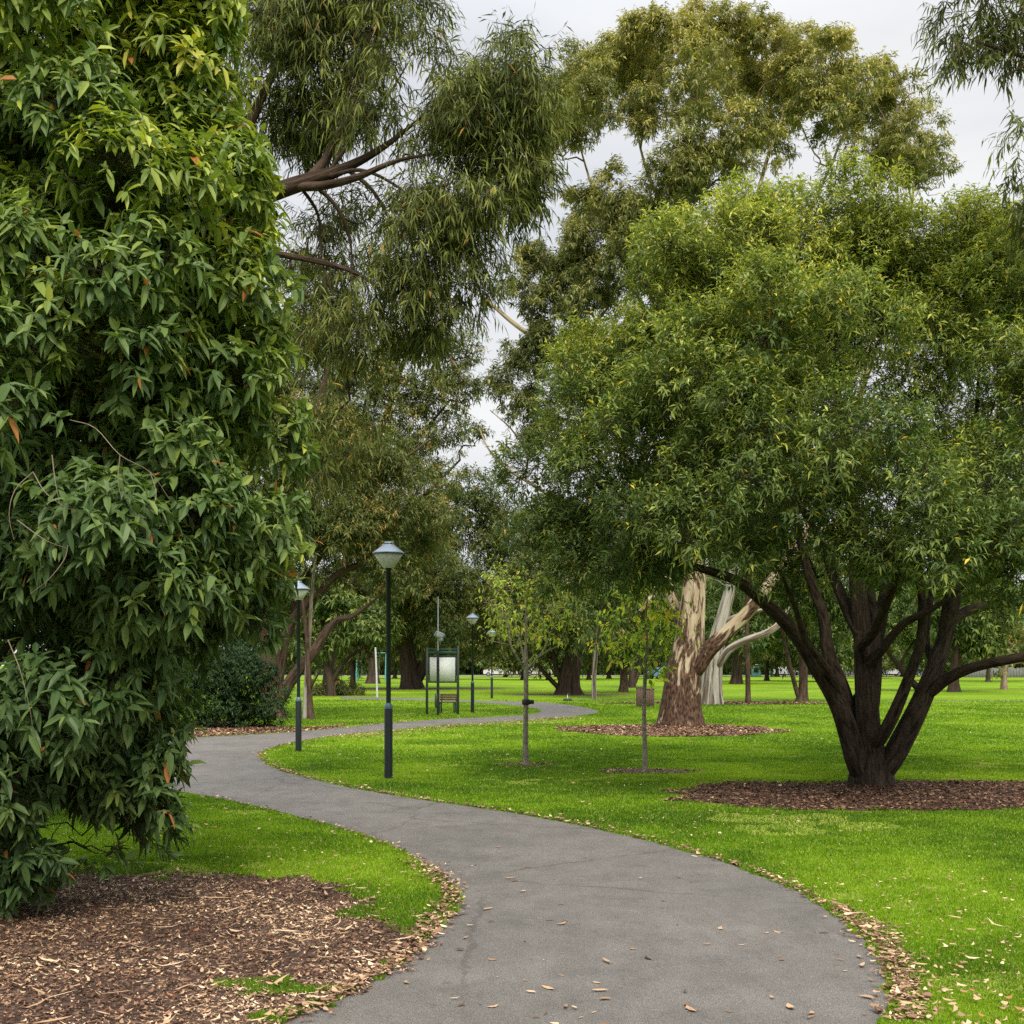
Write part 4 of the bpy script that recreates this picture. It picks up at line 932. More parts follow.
# ---- 6. big dark tree left of the path with leaning stems
Y7 = 39.5
limbs = [pc([(272, 722, Y7, 13), (271, 700, Y7, 10), (268, 660, Y7, 8.5), (272, 610, Y7, 7.5), (285, 540, Y7, 6.5), (300, 470, Y7, 5), (320, 400, Y7, 3.5), (335, 340, Y7, 2)]),
         pc([(277, 706, Y7 - .2, 8), (286, 688, Y7 - .3, 6.5), (300, 668, Y7 - .4, 5.8), (314, 652, Y7 - .5, 5), (326, 632, Y7 - .5, 4), (338, 620, Y7 - .6, 3.2), (352, 616, Y7 - .6, 2.2), (375, 600, Y7 - .6, 1.3)]),
         pc([(275, 700, Y7 + .2, 8), (281, 655, Y7 + .2, 6), (290, 625, Y7, 5), (303, 608, Y7 - .1, 4.4), (318, 594, Y7 - .2, 4), (334, 577, Y7 - .3, 3.6), (350, 568, Y7 - .4, 3.2), (372, 562, Y7 - .5, 2.5), (400, 566, Y7 - .5, 1.8), (425, 580, Y7 - .5, 1)]),
         pc([(290, 640, Y7 + .3, 4), (297, 600, Y7 + .5, 3.4), (318, 560, Y7 + .7, 3), (350, 510, Y7 + .8, 2.4), (390, 470, Y7 + .8, 1.6), (430, 440, Y7 + .8, 1)]),
         pc([(350, 510, Y7 + .8, 2), (390, 500, Y7 + .8, 1.8), (420, 498, Y7 + .6, 1.5), (438, 482, Y7 + .6, 1)])]
blobs = [(330, 490, Y7, 45), (380, 525, Y7 - 1, 38), (350, 560, Y7 + 2, 28), (300, 520, Y7 + 1.5, 40), (300, 400, Y7 + 1, 45), (260, 470, Y7, 40), (365, 450, Y7 + 1, 40), (400, 480, Y7 + 1, 30), (330, 350, Y7 + 1, 38), (430, 520, Y7, 28),
         (280, 590, Y7 + 2, 32), (390, 570, Y7 - .5, 26), (310, 440, Y7 - 2, 40), (220, 560, Y7, 45), (230, 620, Y7 + 1, 35), (240, 400, Y7, 50), (350, 520, Y7 - 1.5, 26), (420, 545, Y7 + 2, 30), (310, 310, Y7 + 1, 35)]
make_tree('leaning_tree', 'dark old tree with brown furrowed stems leaning over the lawn beside the round bush', limbs, blobs, Gp(272, 718),
          M['bark_brown'], M['leaf_olive'], dict(nsp=14000, K=10, mode='puff', L=.17, Wd=.042, slen=.4, tint=(.42, .16), gaps=.22), sub=14, seg=.7, tip=.009, ridge=.07, flare=.3, split=True, bf=.1, subkw=dict(rfrac=(.22, .46)))

# open-crowned gum rising behind the leaning tree
Y8 = 72
limbs = [pc([(328, 694, Y8, 6), (330, 660, Y8, 5), (338, 600, Y8, 4.2), (355, 520, Y8, 3.6), (375, 450, Y8, 3), (395, 390, Y8, 2.4), (410, 340, Y8, 1.5)]),
         pc([(355, 520, Y8, 2.6), (390, 470, Y8, 2.2), (425, 430, Y8, 1.6), (450, 400, Y8, 1)]), pc([(338, 600, Y8, 2.6), (385, 540, Y8, 2), (430, 490, Y8, 1.6), (460, 460, Y8, 1)])]
blobs = [(395, 350, Y8, 28), (430, 335, Y8, 28), (455, 360, Y8, 24), (400, 390, Y8, 26), (440, 395, Y8, 26), (370, 370, Y8, 26), (468, 395, Y8, 14), (420, 430, Y8, 26), (375, 420, Y8, 28), (455, 440, Y8, 22), (400, 460, Y8, 28), (350, 400, Y8, 28), (440, 470, Y8, 24), (475, 345, Y8, 12), (360, 460, Y8, 30), (478, 440, Y8, 10)]
make_tree('open_gum', 'open crowned gum with sky showing through, rising beyond the leaning dark tree', limbs, blobs, Gp(328, 694),
          M['bark_fardark'], M['leaf_olive'], dict(nsp=6500, K=8, mode='puff', L=.27, Wd=.075, slen=.55, tint=(.46, .15), gaps=.25), sub=13, seg=1.2, tip=.016, bf=.08, subkw=dict(rfrac=(.34, .52)))

# huge dark tree behind the notice board
Y9 = 88
limbs = [pc([(412, 689, Y9, 10), (410, 670, Y9, 8.5), (406, 645, Y9, 7.5), (402, 610, Y9, 7), (405, 570, Y9, 5), (410, 530, Y9, 3)]),
         pc([(417, 682, Y9, 7), (426, 660, Y9, 6), (440, 630, Y9, 5), (460, 600, Y9, 4), (480, 570, Y9, 2.5)]), pc([(402, 650, Y9, 6), (388, 625, Y9, 5), (370, 600, Y9, 3.5), (350, 580, Y9, 2)]),
         pc([(455, 608, Y9 - 1, 1.4), (435, 605, Y9 - 3, 1.3), (418, 602, Y9 - 4, 1.0), (400, 600, Y9 - 5, .7)])]
blobs = [(400, 600, Y9, 42), (445, 565, Y9 - 1, 48), (488, 580, Y9, 40), (430, 520, Y9, 48), (475, 512, Y9 + 1, 42), (385, 560, Y9, 38), (440, 620, Y9 - 4, 30), (490, 632, Y9 + 3, 28), (370, 620, Y9, 34), (345, 600, Y9, 34), (455, 600, Y9 - 4, 36),
         (350, 640, Y9 + 2, 24), (400, 640, Y9 + 4, 26), (460, 640, Y9 + 5, 24), (505, 540, Y9, 30), (380, 505, Y9 + 1, 34), (415, 580, Y9 - 4, 34)]
make_tree('dark_fig', 'huge dark tree with a very thick trunk behind the notice board', limbs, blobs, Gp(411, 688.8),
          M['bark_fardark'], M['leaf_olive'], dict(nsp=12500, K=8, mode='puff', L=.30, Wd=.10, slen=.6, tint=(.36, .17)), sub=14, seg=1.4, tip=.02, ridge=.06, flare=.3, bf=.1, subkw=dict(rfrac=(.22, .44)))

# flared dark tree at the bend of the path
Y11 = 71
limbs = [pc([(569, 696, Y11, 13), (569, 685, Y11, 10), (571, 665, Y11, 9), (575, 640, Y11, 7), (580, 610, Y11, 5), (585, 580, Y11, 3)]),
         pc([(563, 692, Y11, 3), (553, 682, Y11 - .3, 2.4), (543, 671, Y11 - .5, 2.2), (530, 655, Y11 - .5, 1.8), (515, 640, Y11 - .5, 1)]), pc([(563, 685, Y11, 3.4), (557, 670, Y11, 2.8), (553, 650, Y11, 2.4), (548, 620, Y11, 2)]), pc([(574, 672, Y11, 5), (583, 655, Y11, 4), (600, 630, Y11, 3), (620, 610, Y11, 2)])]
blobs = [(545, 615, Y11, 40), (590, 600, Y11, 42), (560, 570, Y11, 42), (620, 625, Y11 + 1, 28), (520, 632, Y11, 24), (600, 640, Y11 + 2, 22), (540, 645, Y11 + 2, 20), (625, 580, Y11, 36), (515, 590, Y11, 30), (585, 630, Y11 - 3, 24), (560, 600, Y11 - 3, 30), (590, 540, Y11, 40), (545, 530, Y11, 30)]
make_tree('flared_tree', 'dark tree with a wide flared trunk beyond the bend of the path', limbs, blobs, Gp(569, 694.5),
          M['bark_fardark'], M['leaf_olive'], dict(nsp=5200, K=8, mode='puff', L=.30, Wd=.10, slen=.6, tint=(.38, .16)), sub=13, seg=1.2, tip=.018, subkw=dict(rfrac=(.22, .44)), ridge=.07, flare=.3, bf=.1)

def midtree(name, label, base, Y, stems, crown, nsp, leaf='leaf_far', bark='bark_fardark', L=.32, Wd=.11, tint=(.4, .15), group=None, gaps=0., mode='puff', ridge=.05, sub=8):
    limbs = [pc([(a[0], a[1], Y + (a[3] if len(a) > 3 else 0), a[2]) for a in st]) for st in stems]
    blobs = [(a[0], a[1], Y + (a[3] if len(a) > 3 else 0), a[2]) for a in crown]
    return make_tree(name, label, limbs, blobs, base, M[bark], M[leaf], dict(nsp=nsp, K=8, mode=mode, L=L, Wd=Wd, slen=.6, tint=tint, gaps=gaps), sub=sub, seg=1.2, tip=.014, ridge=ridge, flare=.25, bf=.1, group=group, big=14)

# slender paired trunks near the left lamp
midtree('slender_tree', 'slender pale trunk beside the left lamp post, thinner of a close pair', Gp(305.5, 719), 38.9,
        [[(305.5, 719, 3), (306, 690, 2.4), (309, 640, 2.1), (312, 590, 1.8), (318, 530, 1.3)]], [(315, 500, 26), (330, 540, 20), (300, 530, 22)], 500, 'leaf_olive', 'bark_gumgrey', L=.2, Wd=.05)
midtree('slender_tree', 'slender brown trunk beside the left lamp post with a pale snapped side branch', Gp(311, 719), 38.8,
        [[(311, 719, 3.6), (310, 700, 2.8), (309, 675, 2.4), (307, 640, 2.0), (300, 580, 1.6)], [(310, 690, 1.2), (315, 680, 1.1, -.2), (322, 667, .8, -.4)]], [(298, 560, 26), (285, 540, 22)], 400, 'leaf_olive', 'bark_brown', L=.2, Wd=.05)
midtree('forked_tree', 'thin forked dark tree beyond the slender pair, left of the swing frame', Gp(331, 696), 68,
        [[(331, 696, 5), (330, 680, 4), (326, 660, 3), (322, 620, 2)], [(331, 684, 3), (340, 668, 2), (352, 655, 1.5), (370, 645, 1)]], [(320, 600, 30), (345, 620, 26), (370, 630, 22), (310, 640, 18)], 1100, 'leaf_far', L=.34)
midtree('far_tree', 'short brown trunk seen under the leaves between the left lamp and the pale pole', Gp(352.5, 688.5), 89,
        [[(352.5, 688.5, 3.4), (353, 675, 2.6), (352, 655, 2.2), (350, 620, 1.5)]], [(350, 610, 28), (335, 630, 22), (370, 620, 20)], 700, 'leaf_far', L=.4, Wd=.14)
midtree('far_tree', 'thick dark trunk just left of the pale leaning pole', Gp(373, 683.5), 113,
        [[(373, 683.5, 6.5), (373, 670, 4.6), (372, 655, 4), (370, 620, 3)]], [(365, 610, 30), (385, 620, 26), (345, 625, 26), (375, 580, 30)], 1000, 'leaf_olive', L=.45, Wd=.17)
# trunks in the middle distance
midtree('pale_tree', 'thin pale trunk standing alone between the flared tree and the saplings', Gp(594, 698.5), 62.7,
        [[(594, 698.5, 2.6), (594, 680, 2.2), (595.5, 655, 2.5), (598, 640, 2), (602, 600, 1.5)]], [(600, 610, 26), (615, 590, 24), (590, 590, 22)], 700, 'leaf_far', 'bark_gumgrey', L=.25, Wd=.08)
midtree('brown_tree', 'brown trunk with a pale bent branch behind the right sapling', Gp(623.5, 692), 77.8,
        [[(623.5, 692, 4.6), (624, 680, 3.9), (623, 660, 3.6), (620, 640, 3), (618, 600, 2)], [(620, 663, 1.4), (614, 664, 1.2, -.3), (609, 657, 1.1, -.5), (606, 652, .8, -.5)], [(624, 652, 1.4), (618, 645, 1.2, -.4), (611, 641, 1, -.5)]],
        [(625, 615, 30), (645, 630, 26), (605, 605, 26), (660, 600, 34)], 1300, 'leaf_far', 'bark_brown', L=.3, Wd=.11)
midtree('brown_tree', 'darker double trunk half hidden right behind the brown trunk with the bent branch', Gp(632, 687.5), 93,
        [[(632, 687.5, 4), (632, 675, 3.2), (634, 650, 2.8), (640, 610, 2)], [(634, 686, 2.2), (639, 670, 2), (645, 640, 1.5)]], [(640, 610, 30), (665, 625, 28), (650, 580, 34)], 1200, 'leaf_far', L=.36, Wd=.13)
midtree('straight_tree', 'straight thin brown trunk without low branches right of the grey gum', Gp(748, 703.5), 54.5,
        [[(748, 703.5, 3), (748, 690, 2.6), (747.5, 660, 2.4), (747, 630, 2.2), (748, 580, 1.8), (752, 520, 1.2)]], [(755, 520, 34), (735, 545, 26), (775, 540, 26)], 600, 'leaf_far', 'bark_brown', L=.24, Wd=.08)
midtree('round_tree', 'stout dark trunk standing behind the straight thin one at the back of the lawn', Gp(736.5, 684), 110,
        [[(736.5, 684, 6), (737, 672, 4.8), (738, 655, 4.4), (742, 620, 3)]], [(740, 620, 34), (765, 625, 28), (720, 620, 26), (750, 590, 36), (785, 610, 30)], 2000, 'leaf_far', L=.42, Wd=.15)
midtree('twin_stem_tree', 'tree with two spreading stems in a V near the big right hand tree', Gp(801, 701.5), 57.6,
        [[(802, 701.5, 6), (803, 690, 4.6), (803.5, 670, 4.2), (803, 655, 3.8), (806, 620, 3), (812, 570, 2)], [(799, 699, 3), (795, 685, 2.4, -.1), (790, 665, 2.2, -.3), (787, 652, 1.8, -.4), (780, 620, 1.4, -.5)]],
        [(805, 600, 30), (780, 590, 28), (830, 590, 28), (800, 560, 34), (835, 620, 20)], 1500, 'leaf_far', 'bark_brown', L=.26, Wd=.09)
midtree('leaning_trunk_tree', 'low dark tree leaning left, seen through the stems of the big right hand tree', Gp(921, 690), 84,
        [[(921, 690, 4), (914, 684, 3.4), (906, 676, 3), (898, 664, 2.6), (890, 655, 2), (880, 640, 1.4)], [(900, 667, 2), (905, 655, 1.6), (915, 640, 1.2)]], [(885, 625, 24), (905, 620, 26), (925, 625, 22), (895, 600, 26), (870, 610, 20)], 1200, 'leaf_far', L=.3, Wd=.11, tint=(.5, .15))
midtree('sturdy_tree', 'sturdy tree with a short trunk behind the right fork of the big tree', Gp(953, 692), 77.8,
        [[(954, 692, 6), (954, 680, 4.6), (955, 662, 4.2), (958, 635, 3)], [(954, 668, 3), (970, 650, 2.4), (990, 640, 1.6)]], [(960, 620, 34), (985, 640, 24), (940, 610, 32), (1005, 620, 30), (970, 590, 34)], 1900, 'leaf_far', L=.34, Wd=.12, tint=(.42, .16))
midtree('bare_brush_tree', 'low brown tree with bare pale branches near the right edge beyond the far footpath', Gp(1004, 689.5), 86,
        [[(1004, 689.5, 3.4), (1004, 680, 2.9), (1006, 665, 2.4), (1012, 645, 1.6)], [(1006, 668, 1.4), (1018, 652, 1.2), (1000, 636, 1.2), (994, 630, .8)], [(1004, 672, 1.4), (990, 660, 1.1), (980, 652, .8)], [(1006, 665, 1.4), (1026, 660, 1), (1040, 645, .8)]],
        [(1010, 640, 26), (1040, 640, 30), (990, 655, 16), (1050, 665, 20)], 600, 'leaf_olive', 'bark_limb', L=.3, Wd=.09, tint=(.6, .16), gaps=.3)

# far row of trees at the edge of the park; three kinds, copied
def fartree(name, label, h, w, seed, leaf, low):
    g = np.random.default_rng(seed)
    Y = 0.0
    b = [(np.array([(g.random() - .5) * w * .95, (g.random() - .5) * w * .8, h * (low + (1 - low) * g.random() * .82)]), w * (.20 + .1 * g.random())) for _ in range(13)]
    b.append((np.array([0, 0, h * .86]), w * .22))
    limbs = [[(0, 0, -.1, .5), (0, 0, 1.2, .36), (.2, 0, h * .35, .28), (.1, .1, h * .7, .15)]]
    return make_tree(name, label, limbs, b, (0, 0), M['bark_fardark'], M[leaf], dict(nsp=1500, K=8, mode='puff', L=.75, Wd=.28, slen=1.0, tint=(.38, .16)), sub=8, seg=2, tip=.03, bf=.1, group='trees in the far row along the park edge', big=10, attract=.5)
kinds = [fartree('far_row_tree', 'far dark green evergreen in the row closing the park', 15, 13, 1, 'leaf_olive', .16),
         fartree('far_row_tree', 'far mid green rounded tree in the row closing the park', 13, 12, 2, 'leaf_far', .12),
         fartree('far_row_tree', 'far tall loose crowned tree in the row closing the park', 20, 13, 3, 'leaf_far', .25)]
spots = []
g = np.random.default_rng(77)
for px in range(210, 1130, 34):
    spots.append((px + g.integers(-8, 8), 206 + g.random() * 22, 1.0))
for px in range(200, 1130, 70):
    spots.append((px + g.integers(-14, 14), 240 + g.random() * 20, 1.25))
for px in (505, 560, 655, 700, 720, 775, 840, 870, 905, 1010):
    spots.append((px + g.integers(-4, 4), 172 + g.random() * 8, .62))
for px in (340, 398, 452, 523, 548, 590, 612, 655, 715, 765, 818, 868, 930, 985, 1035):
    spots.append((px + g.integers(-5, 5), 122 + g.random() * 36, .60))
cnt = [0, 0, 0]
for n_, (px, Y, s_) in enumerate(spots):
    kk = int(g.integers(0, 3))
    if 440 < px < 520 and kk == 2: kk = 1
    loc = ((px - 512) / F * Y, Y, 0); sca = s_ * (.85 + .3 * g.random())
    if cnt[kk] == 0: o = kinds[kk]; o.location = loc; o.rotation_euler.z = g.random() * 6; o.scale = (sca,) * 3
    else: o = copy_thing(kinds[kk], loc, g.random() * 6.28, None, sca)
    cnt[kk] += 1
# dense undergrowth under the far row
lf = MB(); n = 26000
x = (rng.random(n) * 2 - 1) * 110 + 18; y = 222 + 26 * rng.random(n); z = rng.random(n) * (3.0 + 2.8 * vnoise(x, y, 9, 5))
D = norm(rng.standard_normal((n, 3)) + np.array([0, -.2, .2])); leaves(lf, np.stack([x, y, z], 1), D, norm(rng.standard_normal((n, 3)) + np.array([0, -1, 1])), .9 + .8 * rng.random(n), .5 + .3 * rng.random(n), .2 * np.ones(n), np.clip(.18 + .2 * rng.standard_normal(n), 0, 1))
tag(lf.build('undergrowth', M['leaf_far']), 'dark undergrowth massed beneath the far row of trees', 'undergrowth', kind='stuff')

# ---- bushes
def bush(name, label, blobs, base, nsp, L, Wd, leaf, ncore=9, mode='arch', tint=(.35, .16), cat='bush'):
    return make_tree(name, label, [[(base[0] + dx, base[1], 0, .03), (base[0] + dx * 2, base[1], .4, .025), (base[0] + dx * 3, base[1], .9, .015)] for dx in (0,)], blobs, base, M['bark_dark'], M[leaf],
                     dict(nsp=nsp, K=8, mode=mode, L=L, Wd=Wd, slen=.18, tint=tint), sub=ncore, seg=.4, tip=.004, flare=.1, bf=.2, big=8, cat=cat)
YB = 33.5
bush('round_bush', 'dense dark green bush beside the path in front of the leaning stems', bl([(240, 668, YB, 30), (212, 662, YB, 34), (262, 690, YB, 22), (225, 700, YB, 28), (190, 690, YB, 36), (248, 708, YB, 20), (272, 712, YB, 14), (200, 712, YB, 22), (232, 715, YB, 16), (165, 670, YB + 1, 42), (150, 705, YB, 28), (222, 640, YB + .5, 22)]), (-7.9, YB + .2), 9500, .075, .036, 'leaf_bush', 10)
bush('low_shrub', 'heap of low scrub and brush around the foot of the forked tree', bl([(330, 690, 69, 14), (345, 692, 69, 12), (318, 692, 69, 12), (358, 693, 69, 8)]), Gp(335, 695), 900, .2, .05, 'leaf_olive', 8, tint=(.45, .2), cat='shrub')
bush('low_shrub', 'small light green shrub beside the wheel of the far white car', bl([(665, 678, 125, 8), (672, 675, 125, 9), (678, 680, 125, 6)]), Gp(668, 683), 500, .25, .12, 'leaf_sap', 7, tint=(.3, .2), cat='shrub')

# ---- saplings
def sapling(name, label, px, py, rb, fork, stems, blobs, leaf, nsp, L, Wd, tint, K=5):
    Y = H * F / (py - HY); b0 = np.array([*Gp(px, py), 0.])
    root = thing(name, label, 'sapling', tuple(b0))
    sk = Skel(); sk.chain(pc([(a, b, Y, r) for a, b, r in fork]))
    for st in stems: sk.chain(pc([(a, b, Y + dy, r) for a, b, r, dy in st]), start=True)
    B = bl([(a, b, Y + dy, r) for a, b, r, dy in blobs]); S = crown_sub(B, 7, (.35, .6))
    nf = len(sk.chains)
    sk.grow(np.concatenate([np.array([q[0] for q in B]), S[0]]), seg=.2, tip=.0022, bf=.1)
    al = sk.chains
    mb = MB(); sk.mesh(mb, .03, .3, 16); shift(mb, b0); mb.build('trunk', M['bark_sap'], root, True)
    lf = MB(); foliage(lf, lf, S, nsp, K, 'arch', L, Wd, .22, tint, .002, tmpl=LEAF8)
    shift(lf, b0); lf.build('crown', [M[leaf], M['bark_sap']], root)
    return root, b0, Y
r, b0, Y = sapling('staked_sapling', 'young thin tree with dull green leaves and a tie round its trunk, nearer the lamps', 526, 765.5, 3,
          [(526, 766, 3.2), (525.5, 740, 2.7), (526, 700, 2.4), (526, 668, 2.3), (526, 640, 1.3), (527, 600, 1.0), (526, 572, .5)],
          [[(525, 668, 1.4, 0), (517, 657, 1.2, -.1), (511, 645, 1.1, -.1), (508, 625, .8, 0), (500, 608, .6, .1), (483, 602, .4, .1)], [(527, 670, 1.4, 0), (536, 659, 1.2, .1), (545, 648, 1.0, .2), (552, 630, .8, .2), (560, 612, .4, .2)],
           [(525, 664, 1.2, 0), (521, 645, 1, .3), (516, 625, .8, .5), (512, 600, .4, .6)], [(536, 659, .9, .1), (550, 650, .7, -.2), (565, 643, .4, -.3)], [(511, 645, .8, -.1), (500, 643, .6, -.3), (488, 640, .4, -.3)]],
          [(505, 600, 20, 0), (525, 588, 20, .2), (548, 605, 20, 0), (530, 615, 22, -.3), (510, 622, 18, .3), (552, 628, 14, .2), (492, 640, 10, -.3), (537, 575, 14, 0), (563, 640, 8, -.3), (520, 640, 14, .4), (495, 585, 14, 0)],
          'leaf_sapdull', 330, .085, .042, (.42, .2), 4)
mb = MB(); zt_ = (765.5 - 702) / F * Y; mb.lathe([(.055, zt_ - .05), (.07, zt_ - .04), (.07, zt_ + .04), (.055, zt_ + .05)], 14); mb.box((.09, 0, zt_), (.1, .05, .07), 0, .01); mb.build('tree_tie', M['rubber'], r)
sapling('leafy_sapling', 'young thin tree with bright yellow green leaves standing nearer the big dark stemmed tree', 645, 772.5, 2.6,
          [(645, 773, 2.9), (645, 750, 2.5), (644, 710, 2.2), (645, 680, 2.0), (647, 650, 1.6), (646, 620, 1.1), (648, 590, .5)],
          [[(645, 675, 1.2, 0), (637, 655, .9, -.2), (622, 645, .7, -.3), (606, 635, .4, -.3)], [(646, 668, 1.2, 0), (658, 655, .9, .2), (668, 640, .7, .3), (682, 628, .4, .3)], [(646, 650, 1, 0), (638, 625, .7, .3), (625, 605, .4, .4)], [(646, 680, .9, 0), (660, 668, .6, -.2), (672, 655, .4, -.3)]],
          [(612, 636, 14, -.3), (630, 620, 18, 0), (650, 605, 18, 0), (668, 620, 16, .2), (678, 640, 12, .2), (640, 645, 18, -.2), (655, 660, 14, .1), (622, 655, 12, -.2), (600, 642, 8, -.2), (642, 680, 10, 0), (625, 600, 14, .2), (665, 600, 12, 0)],
          'leaf_sap', 200, .10, .056, (.42, .22), 4)

# ------------------------------------------------------------------ lamps
def lamp(label, g2, s_=1.0):
    root = thing('street_lamp', label, 'street lamp', (g2[0], g2[1], 0), 0, 'park lamps along the path')
    mb = MB(); mb.lathe([(.066, -.1), (.066, .02), (.064, .06), (.064, 1.08), (.058, 1.10), (0, 1.10)], 28); mb.build('base_sleeve', M['green_steel'], root, True)
    mb = MB(); mb.lathe([(.0661, 1.08), (.0661, 1.095), (.052, 1.15), (.0385, 1.165), (.0385, 1.17)], 28); mb.build('collar', M['collar'], root, True)
    mb = MB(); mb.lathe([(.037, 1.1), (.037, 3.20), (.050, 3.205), (.050, 3.235), (.037, 3.24), (0, 3.24)], 24); mb.build('pole', M['green_steel'], root, True)
    hd = MB(); hd.lathe([(.075, 3.2352), (.082, 3.24), (.225, 3.455), (.222, 3.458), (.075, 3.245)], 36); h = hd.build('diffuser', M['frost'], root, True)
    mb = MB(); mb.lathe([(.226, 3.452), (.243, 3.458), (.243, 3.474), (.236, 3.478), (.07, 3.605), (.07, 3.625), (.055, 3.64), (0, 3.645)], 36); c_ = mb.build('cap', M['grey_cap'], root, False)
    mb = MB(); mb.lathe([(.0705, 3.604), (.074, 3.607), (.074, 3.616), (.0705, 3.62)], 30); mb.build('cap_ring', M['dark_rim'], c_, True)
    mb = MB(); mb.lathe([(.229, 3.446), (.2435, 3.452), (.2440, 3.459), (.2435, 3.463), (.232, 3.4635)], 36); mb.build('rim', M['dark_rim'], c_, True)
    return root
Lmp = lamp('tall dark green park lamp nearest the camera at the path edge', Gp(388.5, 779))
copy_thing(Lmp, (*Gp(298.5, 752), 0), 0, 'park lamp by the inner bend with its head among the broad leaves', .945)
copy_thing(Lmp, (*Gp(472.5, 713), 0), 0, 'park lamp standing just right of the notice board')
copy_thing(Lmp, (*Gp(491.8, 698.3), 0), 0, 'farthest dark lamp, beyond the back path right of the notice board')

# thin mast with a floodlight in front of the board
Ym = 41.6; s = Ym / F
root = thing('light_mast', 'dark mast with a small tilted floodlight in front of the notice board', 'light pole', (*Gp(438, 715.5), 0))
mb = MB(); mb.lathe([(.05, -.1), (.05, 1.55), (.048, 1.9), (.030, 2.2), (.030, 2.25), (0, 2.25)], 18); mb.build('base_sleeve', M['green_steel'], root, True)
mb = MB(); mb.lathe([(.021, 2.2), (.021, 4.12), (.0, 4.13)], 12); mb.build('mast', M['steel'], root, True)
mb = MB(); mb.box((.06, -.05, 2.78), (.34, .12, .22), .5, .03, .5, .35); mb.box((.10, -.02, 2.62), (.16, .08, .12), .3, .02, .2, -.4); fl = mb.build('floodlight', M['grey_cap'], root)
mb = MB(); mb.box((.055, -.118, 2.757), (.24, .012, .14), .5, .004, .5, .35); mb.build('lens', M['frost'], fl)
mb = MB(); mb.box((.02, 0, 2.66), (.05, .05, .16), 0, .01); mb.build('bracket', M['steel'], root)
mb = MB(); mb.box((-.06, -.03, .52), (.09, .09, .5), 0, .012); mb.build('meter_box', M['post_green'], root)

# ------------------------------------------------------------------ notice board
Yn = 42.2; gx = lambda px: (px - 442.5) / F * Yn
root = thing('notice_board', 'green framed park notice board with a blank pale panel on two tall posts', 'notice board', ((442.5 - 512) / F * Yn, Yn, 0))
for px, tp in ((427, 2.36), (458, 2.40)):
    mb = MB(); mb.box((gx(px), 0, tp / 2 - .05), (.085, .085, tp + .1), 0, .008); mb.build('post', M['post_green'], root)
w_ = gx(458) - gx(427)
mb = MB(); mb.box((0, 0, 2.30), (w_ - .09, .05, .05), 0, .006); mb.box((0, -.02, 2.19), (w_ - .087, .04, .09), 0, .006); mb.build('top_rail', M['board_green'], root)
mb = MB(); mb.box((0, 0, 2.05), (w_ - .088, .06, .06), 0, .006); mb.box((0, 0, 1.15), (w_ - .088, .06, .06), 0, .006)
mb.box((-(w_ / 2 - .075), 0, 1.6), (.05, .058, .84), 0, .006); mb.box((w_ / 2 - .075, 0, 1.6), (.05, .058, .84), 0, .006); fr = mb.build('frame', M['post_green'], root)
mb = MB(); mb.box((0, -.012, 1.6), (w_ - .202, .03, .838)); mb.build('panel', M['board'], root)

# bench below
Yk = 43.4
root = thing('park_bench', 'small weathered timber bench under the notice board', 'bench', ((447.5 - 512) / F * Yk, Yk, 0), math.radians(-8))
for i in range(4):
    mb = MB(); mb.box((0, -.15 + i * .1, .41), (.66, .085, .035), 0, .006); mb.build('seat_slat', M['bench_wood'], root)
for i in range(3):
    mb = MB(); mb.box((0, .23 + .012 * i, .50 + i * .085), (.66, .03, .07), 0, .006, -.15); mb.build('back_slat', M['bench_wood'], root)
for sx in (-.27, .27):
    mb = MB(); mb.box((sx, -.14, .19), (.05, .05, .40), 0, .006); mb.box((sx, .20, .19), (.05, .05, .40), 0, .006); mb.box((sx, .02, .375), (.045, .40, .03), 0, .005); mb.box((sx, .285, .55), (.045, .03, .32), 0, .005, -.15)
    mb.build('leg', M['bench_frame'], root)

# timber litter bins
for px, w_, hgt, lab in ((640.2, .30, .80, 'slatted timber bin enclosure half hidden behind the leafy sapling trunk'), (649.3, .36, .74, 'wider slatted timber bin enclosure with a pale lid right of the leafy sapling trunk')):
    Yq = 50.5
    root = thing('litter_bin', lab, 'bin', ((px - 512) / F * Yq, Yq, 0), .12)
    mb = MB(); mb.box((0, 0, hgt / 2 - .02), (w_ - .05, w_ - .05, hgt - .06)); mb.build('liner', M['bin_dark'], root)
    mb = MB()
    k_ = 5; sw = w_ / k_
    for i in range(k_):
        o_ = -w_ / 2 + sw * (i + .5)
        mb.box((o_, -w_ / 2 + .012, hgt / 2), (sw * .86, .022, hgt), 0, .004); mb.box((o_, w_ / 2 - .012, hgt / 2), (sw * .86, .022, hgt), 0, .004)
        if 0 < i < k_ - 1:
            mb.box((-w_ / 2 + .012, o_, hgt / 2), (.022, sw * .86, hgt), 0, .004); mb.box((w_ / 2 - .012, o_, hgt / 2), (.022, sw * .86, hgt), 0, .004)
    mb.build('slat_casing', M['bin_wood'], root)
    mb = MB(); mb.box((0, 0, hgt + .015), (w_ + .05, w_ + .05, .03), 0, .008); mb.build('lid', M['bench_wood'], root)

# small tap box on the lawn by the bend
g_ = Gp(567.5, 701); root = thing('lawn_tap', 'small low dark tap box on the lawn near the flared tree', 'tap', (*g_, 0))
mb = MB(); mb.lathe([(.02, 0), (.02, .32), (0, .32)], 10); mb.build('riser', M['steel'], root); mb = MB(); mb.box((0, 0, .05), (.42, .25, .14), 0, .03); mb.build('base_box', M['bin_dark'], root); mb = MB(); mb.box((.04, 0, .34), (.12, .05, .06), 0, .01); mb.build('valve', M['bin_dark'], root)

